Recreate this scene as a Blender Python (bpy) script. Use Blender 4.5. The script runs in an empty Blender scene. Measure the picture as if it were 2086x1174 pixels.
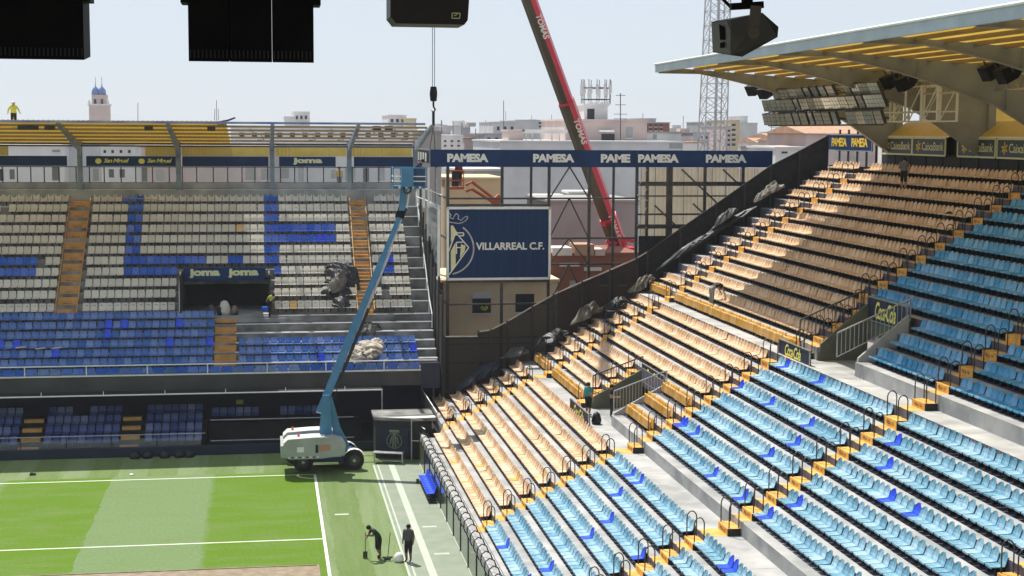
import bpy, bmesh, math, random
from mathutils import Vector, Matrix, noise
random.seed(11)
SC = bpy.context.scene
COL = SC.collection
V = Vector
# ------------------------------------------------------------------ camera
FPX, YAW, PIT, ROL = 3108.76, 0.160701, 0.102062, 0.005977
CAM = V((-2.6208, -85.4158, 19.34))
_f = V((math.sin(YAW)*math.cos(PIT), math.cos(YAW)*math.cos(PIT), -math.sin(PIT)))
_r = V((math.cos(YAW), -math.sin(YAW), 0)); _u = _r.cross(_f)
RGT = _r*math.cos(ROL)+_u*math.sin(ROL); UPV = -_r*math.sin(ROL)+_u*math.cos(ROL); FWD = _f
cd = bpy.data.cameras.new('camera'); cam = bpy.data.objects.new('camera', cd); COL.objects.link(cam)
cd.sensor_width = 36; cd.lens = FPX/2086*36; cd.clip_start = .5; cd.clip_end = 6000
cam.matrix_world = Matrix(((RGT.x, UPV.x, -FWD.x, CAM.x), (RGT.y, UPV.y, -FWD.y, CAM.y), (RGT.z, UPV.z, -FWD.z, CAM.z), (0, 0, 0, 1)))
SC.camera = cam
# ------------------------------------------------------------------ sky and sun
SUN = V((-0.19, 0.51, 1.0)).normalized()
EL = math.asin(SUN.z); AZ = math.atan2(SUN.x, SUN.y)
w = bpy.data.worlds.new('World'); SC.world = w; w.use_nodes = True
nt = w.node_tree; bg = nt.nodes['Background']
sky = nt.nodes.new('ShaderNodeTexSky'); sky.sky_type = 'NISHITA'; sky.sun_disc = False
sky.sun_elevation = EL; sky.sun_rotation = AZ; sky.altitude = 40; sky.air_density = 1.0; sky.dust_density = 0.3; sky.ozone_density = 1.2
mixc = nt.nodes.new('ShaderNodeMixRGB'); mixc.inputs[2].default_value = (5.25, 5.8, 6.6, 1)   # milky summer haze, thickest at the horizon; unseen zenith share raised as fill light
stc = nt.nodes.new('ShaderNodeTexCoord'); ssp = nt.nodes.new('ShaderNodeSeparateXYZ'); nt.links.new(stc.outputs['Generated'], ssp.inputs[0])
smr = nt.nodes.new('ShaderNodeMapRange'); smr.interpolation_type = 'SMOOTHSTEP'; smr.inputs[1].default_value = .0; smr.inputs[2].default_value = .85; smr.inputs[3].default_value = .86; smr.inputs[4].default_value = .68
nt.links.new(ssp.outputs[2], smr.inputs[0]); nt.links.new(smr.outputs[0], mixc.inputs[0])
nt.links.new(sky.outputs[0], mixc.inputs[1]); nt.links.new(mixc.outputs[0], bg.inputs[0]); bg.inputs[1].default_value = 0.10
sl = bpy.data.lights.new('sun', 'SUN'); sl.energy = 5.0; sl.angle = math.radians(.53); sl.color = (1, .955, .88)
so = bpy.data.objects.new('sun', sl); COL.objects.link(so); so.rotation_euler = (-SUN).to_track_quat('-Z', 'Y').to_euler(); so.location = (0, 0, 80)
SC.view_settings.view_transform = 'Standard'; SC.view_settings.look = 'None'; SC.view_settings.gamma = 1; SC.view_settings.use_curve_mapping = False
SC.view_settings.exposure = 0.40
SC.render.resolution_x = 1024; SC.render.resolution_y = 576

# ------------------------------------------------------------------ helpers
def at(px, py, **k):
    "world point seen at photo pixel px,py on the plane x=, y= or z="
    d = FWD*FPX+RGT*(px-1043)-UPV*(py-587)
    (a, v), = k.items(); i = 'xyz'.index(a)
    return CAM+d*((v-CAM[i])/d[i])
def proj(p):
    d = V(p)-CAM; z = d.dot(FWD)
    return 1043+FPX*d.dot(RGT)/z, 587-FPX*d.dot(UPV)/z
def inview(p, m=130):
    if (V(p)-CAM).dot(FWD) < 2: return False
    x, y = proj(p); return -m < x < 2086+m and -m < y < 1174+m
ORG = {}
def tag(o, label=None, cat=None, group=None, kind=None):
    if label: o['label'] = label
    if cat: o['category'] = cat
    if group: o['group'] = group
    if kind: o['kind'] = kind
    return o
def thing(name, label, cat, loc=(0, 0, 0), group=None):
    o = bpy.data.objects.new(name, None); COL.objects.link(o); o.location = loc; o.empty_display_size = .3
    ORG[o.name] = V(loc); return tag(o, label, cat, group)
def link(name, me, parent=None, loc=None):
    o = bpy.data.objects.new(name, me); COL.objects.link(o)
    if parent: o.parent = parent
    if loc is not None: o.location = V(loc)-(ORG[parent.name] if parent else V((0, 0, 0)))
    ORG[o.name] = ORG[parent.name] if parent else V((0, 0, 0))
    return o
class MB:
    def __init__(s): s.v = []; s.f = []; s.m = []
    def face(s, pts, m=0):
        n = len(s.v); s.v += [V(p) for p in pts]; s.f.append(tuple(range(n, n+len(pts)))); s.m.append(m); return s
    def mesh(s, vs, fs, m=0):
        n = len(s.v); s.v += [V(p) for p in vs]
        for f in fs: s.f.append(tuple(i+n for i in f)); s.m.append(m)
        return s
    def box(s, x0, x1, y0, y1, z0, z1, m=0, ms=None):
        "ms: material per face -x +x -y +y -z +z"
        if x0 > x1: x0, x1 = x1, x0
        if y0 > y1: y0, y1 = y1, y0
        if z0 > z1: z0, z1 = z1, z0
        n = len(s.v)
        s.v += [V(p) for p in ((x0,y0,z0),(x1,y0,z0),(x1,y1,z0),(x0,y1,z0),(x0,y0,z1),(x1,y0,z1),(x1,y1,z1),(x0,y1,z1))]
        fs = ((0,4,7,3),(1,2,6,5),(0,1,5,4),(2,3,7,6),(0,3,2,1),(4,5,6,7))
        for i, f in enumerate(fs): s.f.append(tuple(a+n for a in f)); s.m.append(ms[i] if ms else m)
        return s
    def bar(s, p, q, w, h=None, m=0, up=(0, 0, 1)):
        p = V(p); q = V(q); h = h or w; d = (q-p).normalized(); u = V(up)
        if abs(d.dot(u)) > .98: u = V((0, 1, 0))
        a = d.cross(u).normalized()*w/2; b = a.cross(d).normalized()*h/2
        vs = [p-a-b, p+a-b, p+a+b, p-a+b, q-a-b, q+a-b, q+a+b, q-a+b]
        return s.mesh(vs, [(3,2,1,0),(4,5,6,7),(0,1,5,4),(1,2,6,5),(2,3,7,6),(3,0,4,7)], m)
    def tube(s, pts, r, n=6, m=0, cap=True):
        pts = [V(p) for p in pts]; rs = r if isinstance(r, (list, tuple)) else [r]*len(pts)
        base = len(s.v); u = None
        for i, p in enumerate(pts):
            d = (pts[min(i+1, len(pts)-1)]-pts[max(i-1, 0)]).normalized()
            if u is None:
                u = d.cross(V((0, 0, 1)) if abs(d.z) < .95 else V((0, 1, 0))).normalized()
            u = (u-d*u.dot(d)).normalized(); b = d.cross(u)
            for k in range(n):
                t = 2*math.pi*k/n; s.v.append(p+(u*math.cos(t)+b*math.sin(t))*rs[i])
        for i in range(len(pts)-1):
            for k in range(n):
                s.f.append((base+i*n+k, base+i*n+(k+1) % n, base+(i+1)*n+(k+1) % n, base+(i+1)*n+k)); s.m.append(m)
        if cap:
            s.f.append(tuple(base+k for k in reversed(range(n)))); s.m.append(m)
            s.f.append(tuple(base+(len(pts)-1)*n+k for k in range(n))); s.m.append(m)
        return s
    def prism(s, poly, a, b, axis='y', m=0):
        "extrude a 2d polygon along an axis from a to b. poly in the other two axes, xyz order"
        def P(u, v, t): return {'x': (t, u, v), 'y': (u, t, v), 'z': (u, v, t)}[axis]
        n = len(poly); vs = [P(u, v, a) for u, v in poly]+[P(u, v, b) for u, v in poly]
        fs = [tuple(range(n)), tuple(reversed(range(n, 2*n)))]+[(i, i+n, (i+1) % n+n, (i+1) % n) for i in range(n)]
        return s.mesh(vs, fs, m)
    def xf(s, M):
        s.v = [M @ p for p in s.v]; return s
    def add(s, o, M=None, m=None):
        return s.mesh([M @ p for p in o.v] if M else o.v, o.f, 0) if m is not None else s._add(o, M)
    def _add(s, o, M):
        n = len(s.v); s.v += [M @ p for p in o.v] if M else list(o.v)
        s.f += [tuple(i+n for i in f) for f in o.f]; s.m += o.m; return s
    def data(s, name, mats, smooth=False, org=None):
        me = bpy.data.meshes.new(name); og = org or V((0, 0, 0))
        me.from_pydata([tuple(p-og) for p in s.v], [], s.f)
        for t in (mats if isinstance(mats, (list, tuple)) else [mats]): me.materials.append(t)
        me.polygons.foreach_set('material_index', s.m)
        if smooth: me.polygons.foreach_set('use_smooth', [True]*len(s.f))
        me.validate(); me.update()
        bm = bmesh.new(); bm.from_mesh(me); bmesh.ops.recalc_face_normals(bm, faces=bm.faces); bm.to_mesh(me); bm.free()
        return me
    def build(s, name, mats, parent=None, smooth=False, **k):
        og = ORG[parent.name] if parent else V((0, 0, 0))
        o = link(name, s.data(name, mats, smooth, og), parent)
        return tag(o, **k)
    def own(s, name, mats, label, cat, group=None, smooth=False, kind=None):
        "a one-mesh thing, its origin at its base"
        lo = [min(p[i] for p in s.v) for i in range(3)]; hi = [max(p[i] for p in s.v) for i in range(3)]
        og = V(((lo[0]+hi[0])/2, (lo[1]+hi[1])/2, lo[2]))
        o = bpy.data.objects.new(name, s.data(name, mats, smooth, og)); COL.objects.link(o); o.location = og; ORG[o.name] = og
        return tag(o, label, cat, group, kind)
# ------------------------------------------------------------------ materials
def mat(name, c, rough=.6, metal=0, c2=None, scale=3, detail=4, bump=0, bscale=None, spec=.4, trans=0, alpha=1, rnd=0, stretch=None, fac=(.35, .65), transl=0):
    m = bpy.data.materials.new(name); m.use_nodes = True; n = m.node_tree.nodes; l = m.node_tree.links
    b = n['Principled BSDF']; out = n['Material Output']
    b.inputs['Roughness'].default_value = rough; b.inputs['Metallic'].default_value = metal
    b.inputs['Specular IOR Level'].default_value = spec
    tc = n.new('ShaderNodeTexCoord'); vec = tc.outputs['Object']
    if stretch:
        mp = n.new('ShaderNodeMapping'); mp.inputs['Scale'].default_value = stretch; l.new(vec, mp.inputs[0]); vec = mp.outputs[0]
    col = None
    if c2:
        nz = n.new('ShaderNodeTexNoise'); nz.inputs['Scale'].default_value = scale; nz.inputs['Detail'].default_value = detail; l.new(vec, nz.inputs['Vector'])
        r = n.new('ShaderNodeValToRGB'); r.color_ramp.elements[0].position, r.color_ramp.elements[1].position = fac
        r.color_ramp.elements[0].color = (*c, 1); r.color_ramp.elements[1].color = (*c2, 1)
        l.new(nz.outputs['Fac'], r.inputs[0]); col = r.outputs[0]
    if rnd:
        oi = n.new('ShaderNodeObjectInfo'); at_ = n.new('ShaderNodeAttribute'); at_.attribute_name = 'rnd'
        ad = n.new('ShaderNodeMath'); ad.operation = 'ADD'; l.new(oi.outputs['Random'], ad.inputs[0]); l.new(at_.outputs['Fac'], ad.inputs[1])
        fr = n.new('ShaderNodeMath'); fr.operation = 'FRACT'; l.new(ad.outputs[0], fr.inputs[0])
        mr = n.new('ShaderNodeMapRange'); mr.inputs[3].default_value = 1-rnd; mr.inputs[4].default_value = 1+rnd*.5; l.new(fr.outputs[0], mr.inputs[0])
        hs = n.new('ShaderNodeHueSaturation'); l.new(mr.outputs[0], hs.inputs['Value'])
        m2 = n.new('ShaderNodeMapRange'); m2.inputs[3].default_value = 1.12; m2.inputs[4].default_value = 1-rnd; l.new(fr.outputs[0], m2.inputs[0]); l.new(m2.outputs[0], hs.inputs['Saturation'])
        if col: l.new(col, hs.inputs['Color'])
        else: hs.inputs['Color'].default_value = (*c, 1)
        col = hs.outputs[0]
    if col: l.new(col, b.inputs['Base Color'])
    else: b.inputs['Base Color'].default_value = (*c, 1)
    if bump:
        n2 = n.new('ShaderNodeTexNoise'); n2.inputs['Scale'].default_value = bscale or scale*4; n2.inputs['Detail'].default_value = 5; l.new(vec, n2.inputs['Vector'])
        bp = n.new('ShaderNodeBump'); bp.inputs['Strength'].default_value = bump; bp.inputs['Distance'].default_value = .05
        l.new(n2.outputs['Fac'], bp.inputs['Height']); l.new(bp.outputs[0], b.inputs['Normal'])
    last = b.outputs[0]
    if transl:
        t = n.new('ShaderNodeBsdfTranslucent'); t.inputs[0].default_value = (*(c2 or c), 1)
        if col: l.new(col, t.inputs[0])
        mx = n.new('ShaderNodeMixShader'); mx.inputs[0].default_value = transl; l.new(last, mx.inputs[1]); l.new(t.outputs[0], mx.inputs[2]); last = mx.outputs[0]
    if alpha < 1:
        t = n.new('ShaderNodeBsdfTransparent'); mx = n.new('ShaderNodeMixShader'); mx.inputs[0].default_value = alpha
        l.new(t.outputs[0], mx.inputs[1]); l.new(last, mx.inputs[2]); last = mx.outputs[0]
    if last != b.outputs[0]: l.new(last, out.inputs[0])
    return m
M = {}
M['conc'] = mat('concrete_pale', (.27,.275,.27), .85, c2=(.44,.435,.42), scale=.7, detail=10, bump=.15, bscale=30)
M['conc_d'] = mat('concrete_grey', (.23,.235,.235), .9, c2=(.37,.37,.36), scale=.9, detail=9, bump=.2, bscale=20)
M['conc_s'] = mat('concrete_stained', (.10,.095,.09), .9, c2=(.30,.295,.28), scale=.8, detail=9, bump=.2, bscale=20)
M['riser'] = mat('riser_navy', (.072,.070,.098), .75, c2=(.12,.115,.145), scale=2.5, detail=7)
M['step'] = mat('step_ochre', (.52,.27,.06), .7, c2=(.78,.43,.09), scale=2.5, detail=10, bump=.1)
M['step_far'] = mat('step_ochre_worn', (.42,.22,.06), .7, c2=(.58,.32,.10), scale=1.4, detail=6)
M['blk'] = mat('black_rubber', (.018,.018,.02), .7, c2=(.03,.03,.033), scale=4)
M['steel_d'] = mat('steel_dark', (.05,.052,.055), .45, .6, c2=(.085,.085,.085), scale=3)
M['steel'] = mat('steel_galvanised', (.36,.37,.38), .4, .7, c2=(.5,.5,.5), scale=3)
M['white'] = mat('white_paint', (.72,.72,.70), .45, c2=(.82,.82,.80), scale=2)
M['black'] = mat('black_paint', (.004,.004,.0045), .6, c2=(.007,.0065,.0065), scale=3, spec=.1)
M['navy'] = mat('navy_panel', (.007,.028,.090), .55, c2=(.010,.038,.12), scale=.8, spec=.12)
M['navy_d'] = mat('navy_dark_panel', (.008,.014,.036), .5, c2=(.014,.022,.05), scale=.7)
M['txt_w'] = mat('lettering_white', (.70,.71,.66), .5, c2=(.78,.78,.72), scale=3)
M['txt_y'] = mat('lettering_yellow', (.72,.66,.13), .5, c2=(.80,.74,.2), scale=3)
M['txt_g'] = mat('lettering_gold', (.80,.50,.02), .5, c2=(.85,.6,.05), scale=3)
M['txt_p'] = mat('lettering_pale_yellow', (.66,.64,.36), .5, c2=(.72,.70,.42), scale=3)
M['seat_b'] = mat('seat_light_blue', (.13,.32,.465), .45, c2=(.27,.465,.565), scale=5, rnd=.24, spec=.5)
M['seat_bu'] = mat('seat_mid_blue', (.05,.27,.52), .45, c2=(.09,.36,.60), scale=5, rnd=.2, spec=.5)
M['seat_p'] = mat('seat_peach', (.74,.49,.28), .55, c2=(.80,.575,.375), scale=5, rnd=.15, transl=.15)
M['seat_g'] = mat('seat_gold', (.64,.37,.09), .5, c2=(.73,.46,.16), scale=5, rnd=.12)
M['seat_r'] = mat('seat_royal_blue', (.012,.06,.62), .35, c2=(.02,.09,.70), scale=5, spec=.5)
M['seat_w'] = mat('seat_off_white', (.76,.715,.62), .5, c2=(.83,.785,.68), scale=5, rnd=.10, transl=.24)
M['seat_n'] = mat('seat_faded_navy', (.065,.165,.48), .45, c2=(.12,.25,.58), scale=5, rnd=.2, transl=.22)
M['seat_k'] = mat('seat_cobalt', (.025,.10,.50), .45, c2=(.04,.14,.55), scale=5, rnd=.12)
M['yel'] = mat('yellow_sheet', (.56,.36,.05), .5, c2=(.66,.45,.10), scale=.6, transl=.38)
M['yel_f'] = mat('yellow_roof_sheet', (.62,.38,.02), .5, c2=(.72,.46,.04), scale=.6, transl=.18)
M['yel_s'] = mat('yellow_cladding', (.56,.41,.08), .5, c2=(.64,.49,.14), scale=.7, transl=.12)
M['purlin'] = mat('roof_purlin', (.28,.19,.09), .6, c2=(.36,.25,.13), scale=1)
M['roofsteel'] = mat('roof_beam_grey', (.22,.235,.235), .55, .1, c2=(.30,.31,.305), scale=.8)
M['fascia'] = mat('roof_fascia', (.33,.39,.43), .5, .2, c2=(.42,.48,.51), scale=.8)
M['net'] = mat('debris_net', (.006,.006,.007), .9, alpha=.985, c2=(.02,.02,.02), scale=2)
M['net_l'] = mat('debris_net_thin', (.014,.013,.013), .9, alpha=.66, c2=(.025,.025,.025), scale=2)
M['glass'] = mat('window_glass', (.5,.53,.55), .08, alpha=.16, spec=.8)
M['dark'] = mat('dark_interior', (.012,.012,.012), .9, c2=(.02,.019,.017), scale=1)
M['olive'] = mat('olive_wall', (.085,.09,.06), .8, c2=(.13,.13,.085), scale=1)
# ------------------------------------------------------------------ ground and pitch
def sheet(name, x0, x1, y0, y1, z, m, kind='structure'):
    b = MB(); b.face([(x0,y0,z),(x1,y0,z),(x1,y1,z),(x0,y1,z)]); return b.build(name, m, kind=kind)
def turf_mat(name, ca, cb, wide, off, c3, nsc, stretch):
    m = bpy.data.materials.new(name); m.use_nodes = True; n = m.node_tree.nodes; l = m.node_tree.links; b = n['Principled BSDF']
    b.inputs['Roughness'].default_value = .9; b.inputs['Specular IOR Level'].default_value = .15
    tc = n.new('ShaderNodeTexCoord'); sp = n.new('ShaderNodeSeparateXYZ'); l.new(tc.outputs['Object'], sp.inputs[0])
    nz = n.new('ShaderNodeTexNoise'); nz.inputs['Scale'].default_value = 1.2; nz.inputs['Detail'].default_value = 6; l.new(tc.outputs['Object'], nz.inputs['Vector'])
    wob = n.new('ShaderNodeMath'); wob.operation = 'MULTIPLY_ADD'; wob.inputs[1].default_value = .5; l.new(nz.outputs['Fac'], wob.inputs[0]); l.new(sp.outputs[0], wob.inputs[2])
    dv = n.new('ShaderNodeMath'); dv.operation = 'MULTIPLY_ADD'; dv.inputs[1].default_value = 1/(2*wide); dv.inputs[2].default_value = off; l.new(wob.outputs[0], dv.inputs[0])
    fr = n.new('ShaderNodeMath'); fr.operation = 'FRACT'; l.new(dv.outputs[0], fr.inputs[0])
    rp = n.new('ShaderNodeValToRGB'); e = rp.color_ramp.elements; e[0].position = .0; e[0].color = (*cb, 1); e[1].position = 1; e[1].color = (*ca, 1)
    for p, c in ((.485, cb), (.515, ca), (.985, ca)): k = e.new(p); k.color = (*c, 1)
    l.new(fr.outputs[0], rp.inputs[0])
    mp = n.new('ShaderNodeMapping'); mp.inputs['Scale'].default_value = stretch; l.new(tc.outputs['Object'], mp.inputs[0])
    n2 = n.new('ShaderNodeTexNoise'); n2.inputs['Scale'].default_value = nsc; n2.inputs['Detail'].default_value = 9; n2.inputs['Roughness'].default_value = .65; l.new(mp.outputs[0], n2.inputs['Vector'])
    r2 = n.new('ShaderNodeMapRange'); r2.inputs[1].default_value = .45; r2.inputs[2].default_value = .8; r2.inputs[4].default_value = .9; l.new(n2.outputs['Fac'], r2.inputs[0])
    mx = n.new('ShaderNodeMixRGB'); mx.inputs[2].default_value = (*c3, 1); l.new(r2.outputs[0], mx.inputs[0]); l.new(rp.outputs[0], mx.inputs[1])
    n3 = n.new('ShaderNodeTexNoise'); n3.inputs['Scale'].default_value = 6.5; n3.inputs['Detail'].default_value = 8; l.new(tc.outputs['Object'], n3.inputs['Vector'])
    hs = n.new('ShaderNodeHueSaturation'); m3 = n.new('ShaderNodeMapRange'); m3.inputs[3].default_value = .72; m3.inputs[4].default_value = 1.25; l.new(n3.outputs['Fac'], m3.inputs[0]); l.new(m3.outputs[0], hs.inputs['Value'])
    l.new(mx.outputs[0], hs.inputs['Color']); l.new(hs.outputs[0], b.inputs['Base Color'])
    bp = n.new('ShaderNodeBump'); bp.inputs['Strength'].default_value = .5; bp.inputs['Distance'].default_value = .04; l.new(n3.outputs['Fac'], bp.inputs['Height']); l.new(bp.outputs[0], b.inputs['Normal'])
    return m
M['turf'] = turf_mat('turf_striped', (.090,.172,.010), (.142,.208,.088), 5.5829, -.02, (.135,.19,.062), .5, (.5,1.6,1))
M['worn'] = turf_mat('turf_worn', (.135,.19,.068), (.17,.225,.105), 1.62, .3, (.085,.148,.030), .8, (1.8,.16,1))
M['carpet'] = mat('green_grey_paving', (.20,.24,.175), .9, c2=(.245,.27,.21), scale=1.1, detail=9, bump=.1, bscale=30)
M['carpet_l'] = mat('pale_green_strip', (.38,.43,.34), .85, c2=(.44,.48,.39), scale=1.5)
M['line'] = mat('line_paint', (.62,.68,.55), .8, c2=(.74,.78,.66), scale=8)
M['dirt'] = mat('bare_earth', (.20,.155,.10), .95, c2=(.29,.235,.165), scale=2, detail=9, bump=.4, bscale=8)
M['city'] = mat('city_ground', (.22,.20,.18), .95, c2=(.30,.28,.25), scale=.05)
sheet('ground', -2500, 2500, -400, 5000, -.30, M['city'])
sheet('pitch', -110, 0.10, -70, 0.75, 0, M['turf'])
b = MB(); b.face([(.10,-70,0),(3.42,-70,0),(3.42,2.2,0),(.10,2.2,0)]); b.face([(-110,.75,0),(.10,.75,0),(.10,6.05,0),(-110,6.05,0)]); b.face([(.10,2.2,0),(3.42,2.2,0),(3.42,6.05,0),(.10,6.05,0)]); b.face([(3.42,2.2,0),(9,2.2,0),(9,6.05,0),(3.42,6.05,0)])
b.build('turf_surround', M['worn'], kind='structure')
sheet('paving', 3.42, 6.2, -70, 2.2, .004, M['carpet'])
for x0, x1 in ((3.40,3.50),(3.66,3.74),(4.32,4.66)): sheet('paving_strip', x0, x1, -70, 2.0, .008, M['carpet_l'])
sheet('touch_line', -110, .06, -.06, .06, .005, M['line']); sheet('goal_line', -.07, .07, -70, -.07, .005, M['line']); sheet('penalty_area_line', -16.5, -.075, -13.90, -13.78, .005, M['line'])
b = MB()
for k in range(12):
    a0, a1 = [math.pi+math.pi/2*t/12 for t in (k, k+1)]
    b.face([(.94*math.cos(a0),.94*math.sin(a0),.006),(1.06*math.cos(a0),1.06*math.sin(a0),.006),(1.06*math.cos(a1),1.06*math.sin(a1),.006),(.94*math.cos(a1),.94*math.sin(a1),.006)])
b.build('corner_arc', M['line'], kind='structure')
for x, y in ((1.05,-9.3),(5.2,-12.3),(5.25,-17.2)):
    sheet('ground_mark', x-.35, x+.35, y-.14, y+.14, .010, M['carpet_l'])
b = MB(); b.box(-14.6,-.5,-27,-18.35,-.02,.02); b.build('bare_earth_patch', M['dirt'], kind='structure')
b = MB()
b.box(-14.7,-.42,-18.35,-18.27,-.02,.05); b.box(-.50,-.40,-27,-18.35,-.02,.05); b.build('turf_edge', M['dirt'], kind='structure')

# ------------------------------------------------------------------ goal end grandstand (right)
TR = {'r': ((.906,6.019),(.487,1.366)), 'm': ((.898,13.645),(.528,5.24)), 'u': ((.905,20.083),(.585,9.044))}
def rowp(t, i):
    a, c = TR[t]; return a[0]*i+a[1], c[0]*i+c[1]
ROWS = [('r', i) for i in range(1, 8)]+[('m', i) for i in range(0, 8)]+[('u', i) for i in range(1, 15)]
YB, YE = -64.0, 8.6
GS = thing('goal_end_grandstand', 'steep grandstand of peach and light blue seats under a yellow cantilever roof', 'grandstand', (6.2,-20,0))
V1 = (-12.9,-8.0); V2 = (-25.8,-21.3)
def segs(y0, y1, holes):
    out = []; a = y0
    for h0, h1 in sorted(holes):
        if h0 > a: out.append((a, h0))
        a = max(a, h1)
    if a < y1: out.append((a, y1))
    return out
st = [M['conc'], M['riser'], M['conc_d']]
NXT = {}
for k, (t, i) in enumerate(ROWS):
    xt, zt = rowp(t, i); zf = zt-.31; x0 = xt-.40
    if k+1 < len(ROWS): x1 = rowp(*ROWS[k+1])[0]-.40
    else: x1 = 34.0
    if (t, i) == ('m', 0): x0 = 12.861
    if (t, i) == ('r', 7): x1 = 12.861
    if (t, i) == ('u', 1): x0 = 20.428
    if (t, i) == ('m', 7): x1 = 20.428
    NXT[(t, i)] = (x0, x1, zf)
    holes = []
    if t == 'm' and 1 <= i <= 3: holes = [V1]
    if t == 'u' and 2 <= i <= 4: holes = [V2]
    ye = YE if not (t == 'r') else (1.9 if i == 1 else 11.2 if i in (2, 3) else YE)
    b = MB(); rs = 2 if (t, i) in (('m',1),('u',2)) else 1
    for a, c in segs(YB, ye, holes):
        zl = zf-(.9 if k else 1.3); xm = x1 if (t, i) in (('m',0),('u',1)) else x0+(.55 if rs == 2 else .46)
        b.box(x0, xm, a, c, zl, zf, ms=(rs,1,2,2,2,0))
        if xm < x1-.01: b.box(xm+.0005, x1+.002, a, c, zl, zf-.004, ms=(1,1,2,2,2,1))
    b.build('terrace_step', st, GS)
# vomitories
for (y0, y1), xa, xb, zf, zt, ci in ((V1,14.14,16.88,4.93,7.0,3),(V2,21.49,23.8,9.32,11.9,4)):
    b = MB(); b.box(xa-.05, xb+1.2, y0+.02, y1-.02, zf-.4, zf-.012); b.build('tunnel_floor', M['conc_d'], GS)
    for yy in (y0+.006, y1-.156):
        b = MB(); b.prism([(xa,zf-.3),(xb,zf-.3),(xb,zt-.05),(xa+.15,zf+.62 if xa < 20 else zf+.75)], yy, yy+.15, 'y'); b.build('tunnel_side_wall', M['olive'] if yy > y0+.1 else M['conc_d'], GS)
    b = MB(); b.box(xb, xb+.15, y0+.16, y1-.16, zf+1.15, zt+.02); b.build('tunnel_lintel', M['olive'], GS)
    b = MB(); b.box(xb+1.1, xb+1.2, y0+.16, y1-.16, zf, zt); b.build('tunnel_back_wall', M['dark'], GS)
    # railings with bars
    for yy in (y0+.02, y1-.02):
        p = V((xa+.12, yy, zf+1.72)) if xa < 20 else V((xa-.8, yy, zf+1.82)); q = V((xb+.05, yy, zt+.62))
        r = MB().tube([p, q], .035, 6).tube([p-V((0,0,1.0)), q-V((0,0,.62+.28))], .02, 5).build('tunnel_railing', M['steel'] if yy < y1-.1 else M['steel_d'], GS)
        n = 17
        bb = MB()
        for j in range(n+1):
            s = p.lerp(q, j/n); e = (p-V((0,0,1.0))).lerp(q-V((0,0,.9)), j/n)
            bb.bar(s, e, .022 if 0 < j < n else .05)
        bb.build('railing_bars', M['steel'] if yy < y1-.1 else M['steel_d'], r)
# front wall, ledge and boards
b = MB(); b.prism([(6.22,0),(6.6,0),(6.6,1.42),(6.22,1.42)], YB, 1.9); b.build('front_wall', M['conc_d'], GS)
b = MB(); b.prism([(6.17,1.38),(6.19,1.74),(6.26,1.78),(6.56,1.66),(6.56,1.40)], YB, 1.9); b.build('front_ledge', mat('ledge_grey', (.34,.34,.335), .6, c2=(.46,.46,.45), scale=1.5, detail=8), GS)
M['board'] = mat('perimeter_board', (.035,.06,.05), .12, c2=(.06,.085,.06), scale=.5, spec=.9)
M['board_n'] = mat('perimeter_board_blue', (.012,.03,.12), .12, c2=(.02,.05,.16), scale=.5, spec=.9)
M['board_y'] = mat('perimeter_board_olive', (.11,.12,.055), .15, c2=(.14,.15,.07), scale=.5, spec=.8)
y = 1.85; k = 0
while y > -40:
    ln = 2.7; b = MB().box(6.13, 6.215, y-ln+.10, y, .06, 1.36); b.build('perimeter_board', M['board_y'] if k == 0 else M['board_n'] if k in (1, 2) else M['board'], GS)
    MB().box(6.10, 6.215, y-ln, y-ln+.10, .0, 1.38).build('board_post', M['blk'], GS); y -= ln; k += 1
y = 1.2
while y > -45:
    MB().tube([(6.17,y,1.28),(6.07,y,1.55),(6.10,y,1.86),(6.28,y,2.0),(6.48,y,1.9),(6.55,y,1.66)], .03, 5).build('ledge_hoop', M['blk'], GS); y -= 1.1
MB().tube([(6.10,1.9,1.9),(6.10,-45,1.9)], .014, 4).tube([(6.60,1.9,1.8),(6.60,-45,1.8)], .014, 4).build('ledge_rail', M['steel_d'], GS)
MB().box(6.10, 6.2, -45, 1.9, 0, .055).build('wall_kerb', M['carpet_l'], GS)
# railings of the front corner
def rail(pts, zd=.95, n=8, m='white', par=GS, nm='corner_railing'):
    r = MB().tube(pts, .035, 6).build(nm, M[m], par); bb = MB()
    for a, c in zip(pts[:-1], pts[1:]):
        a = V(a); c = V(c); k = max(2, int((c-a).length/.28))
        for j in range(k+1): s = a.lerp(c, j/k); bb.bar(s, s-V((0,0,zd)), .022)
    bb.build('railing_bars', M['steel_d'], r)
rail([(8.9,11.2,3.75),(7.15,11.2,2.95),(7.2,2.3,2.95)]); rail([(7.1,3.6,2.15),(6.35,3.6,1.92),(6.45,1.95,2.05)], .8)
MB().box(6.3,7.45,2.0,11.2,-.2,1.35).build('corner_wall', M['navy_d'], GS); MB().box(7.40,7.5,1.95,11.2,1.2,2.35).build('corner_wall', M['conc_d'], GS)
MB().prism([(9.4,-.2),(34,-.2),(34,16.4),(20.6,8.7),(12.6,4.1),(9.4,2.0)], 8.55, 8.7, 'y').build('end_wall', M['dark'], GS); MB().box(7.6,9.4,11.15,11.3,-.2,2.0).build('end_wall', M['dark'], GS)
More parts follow.
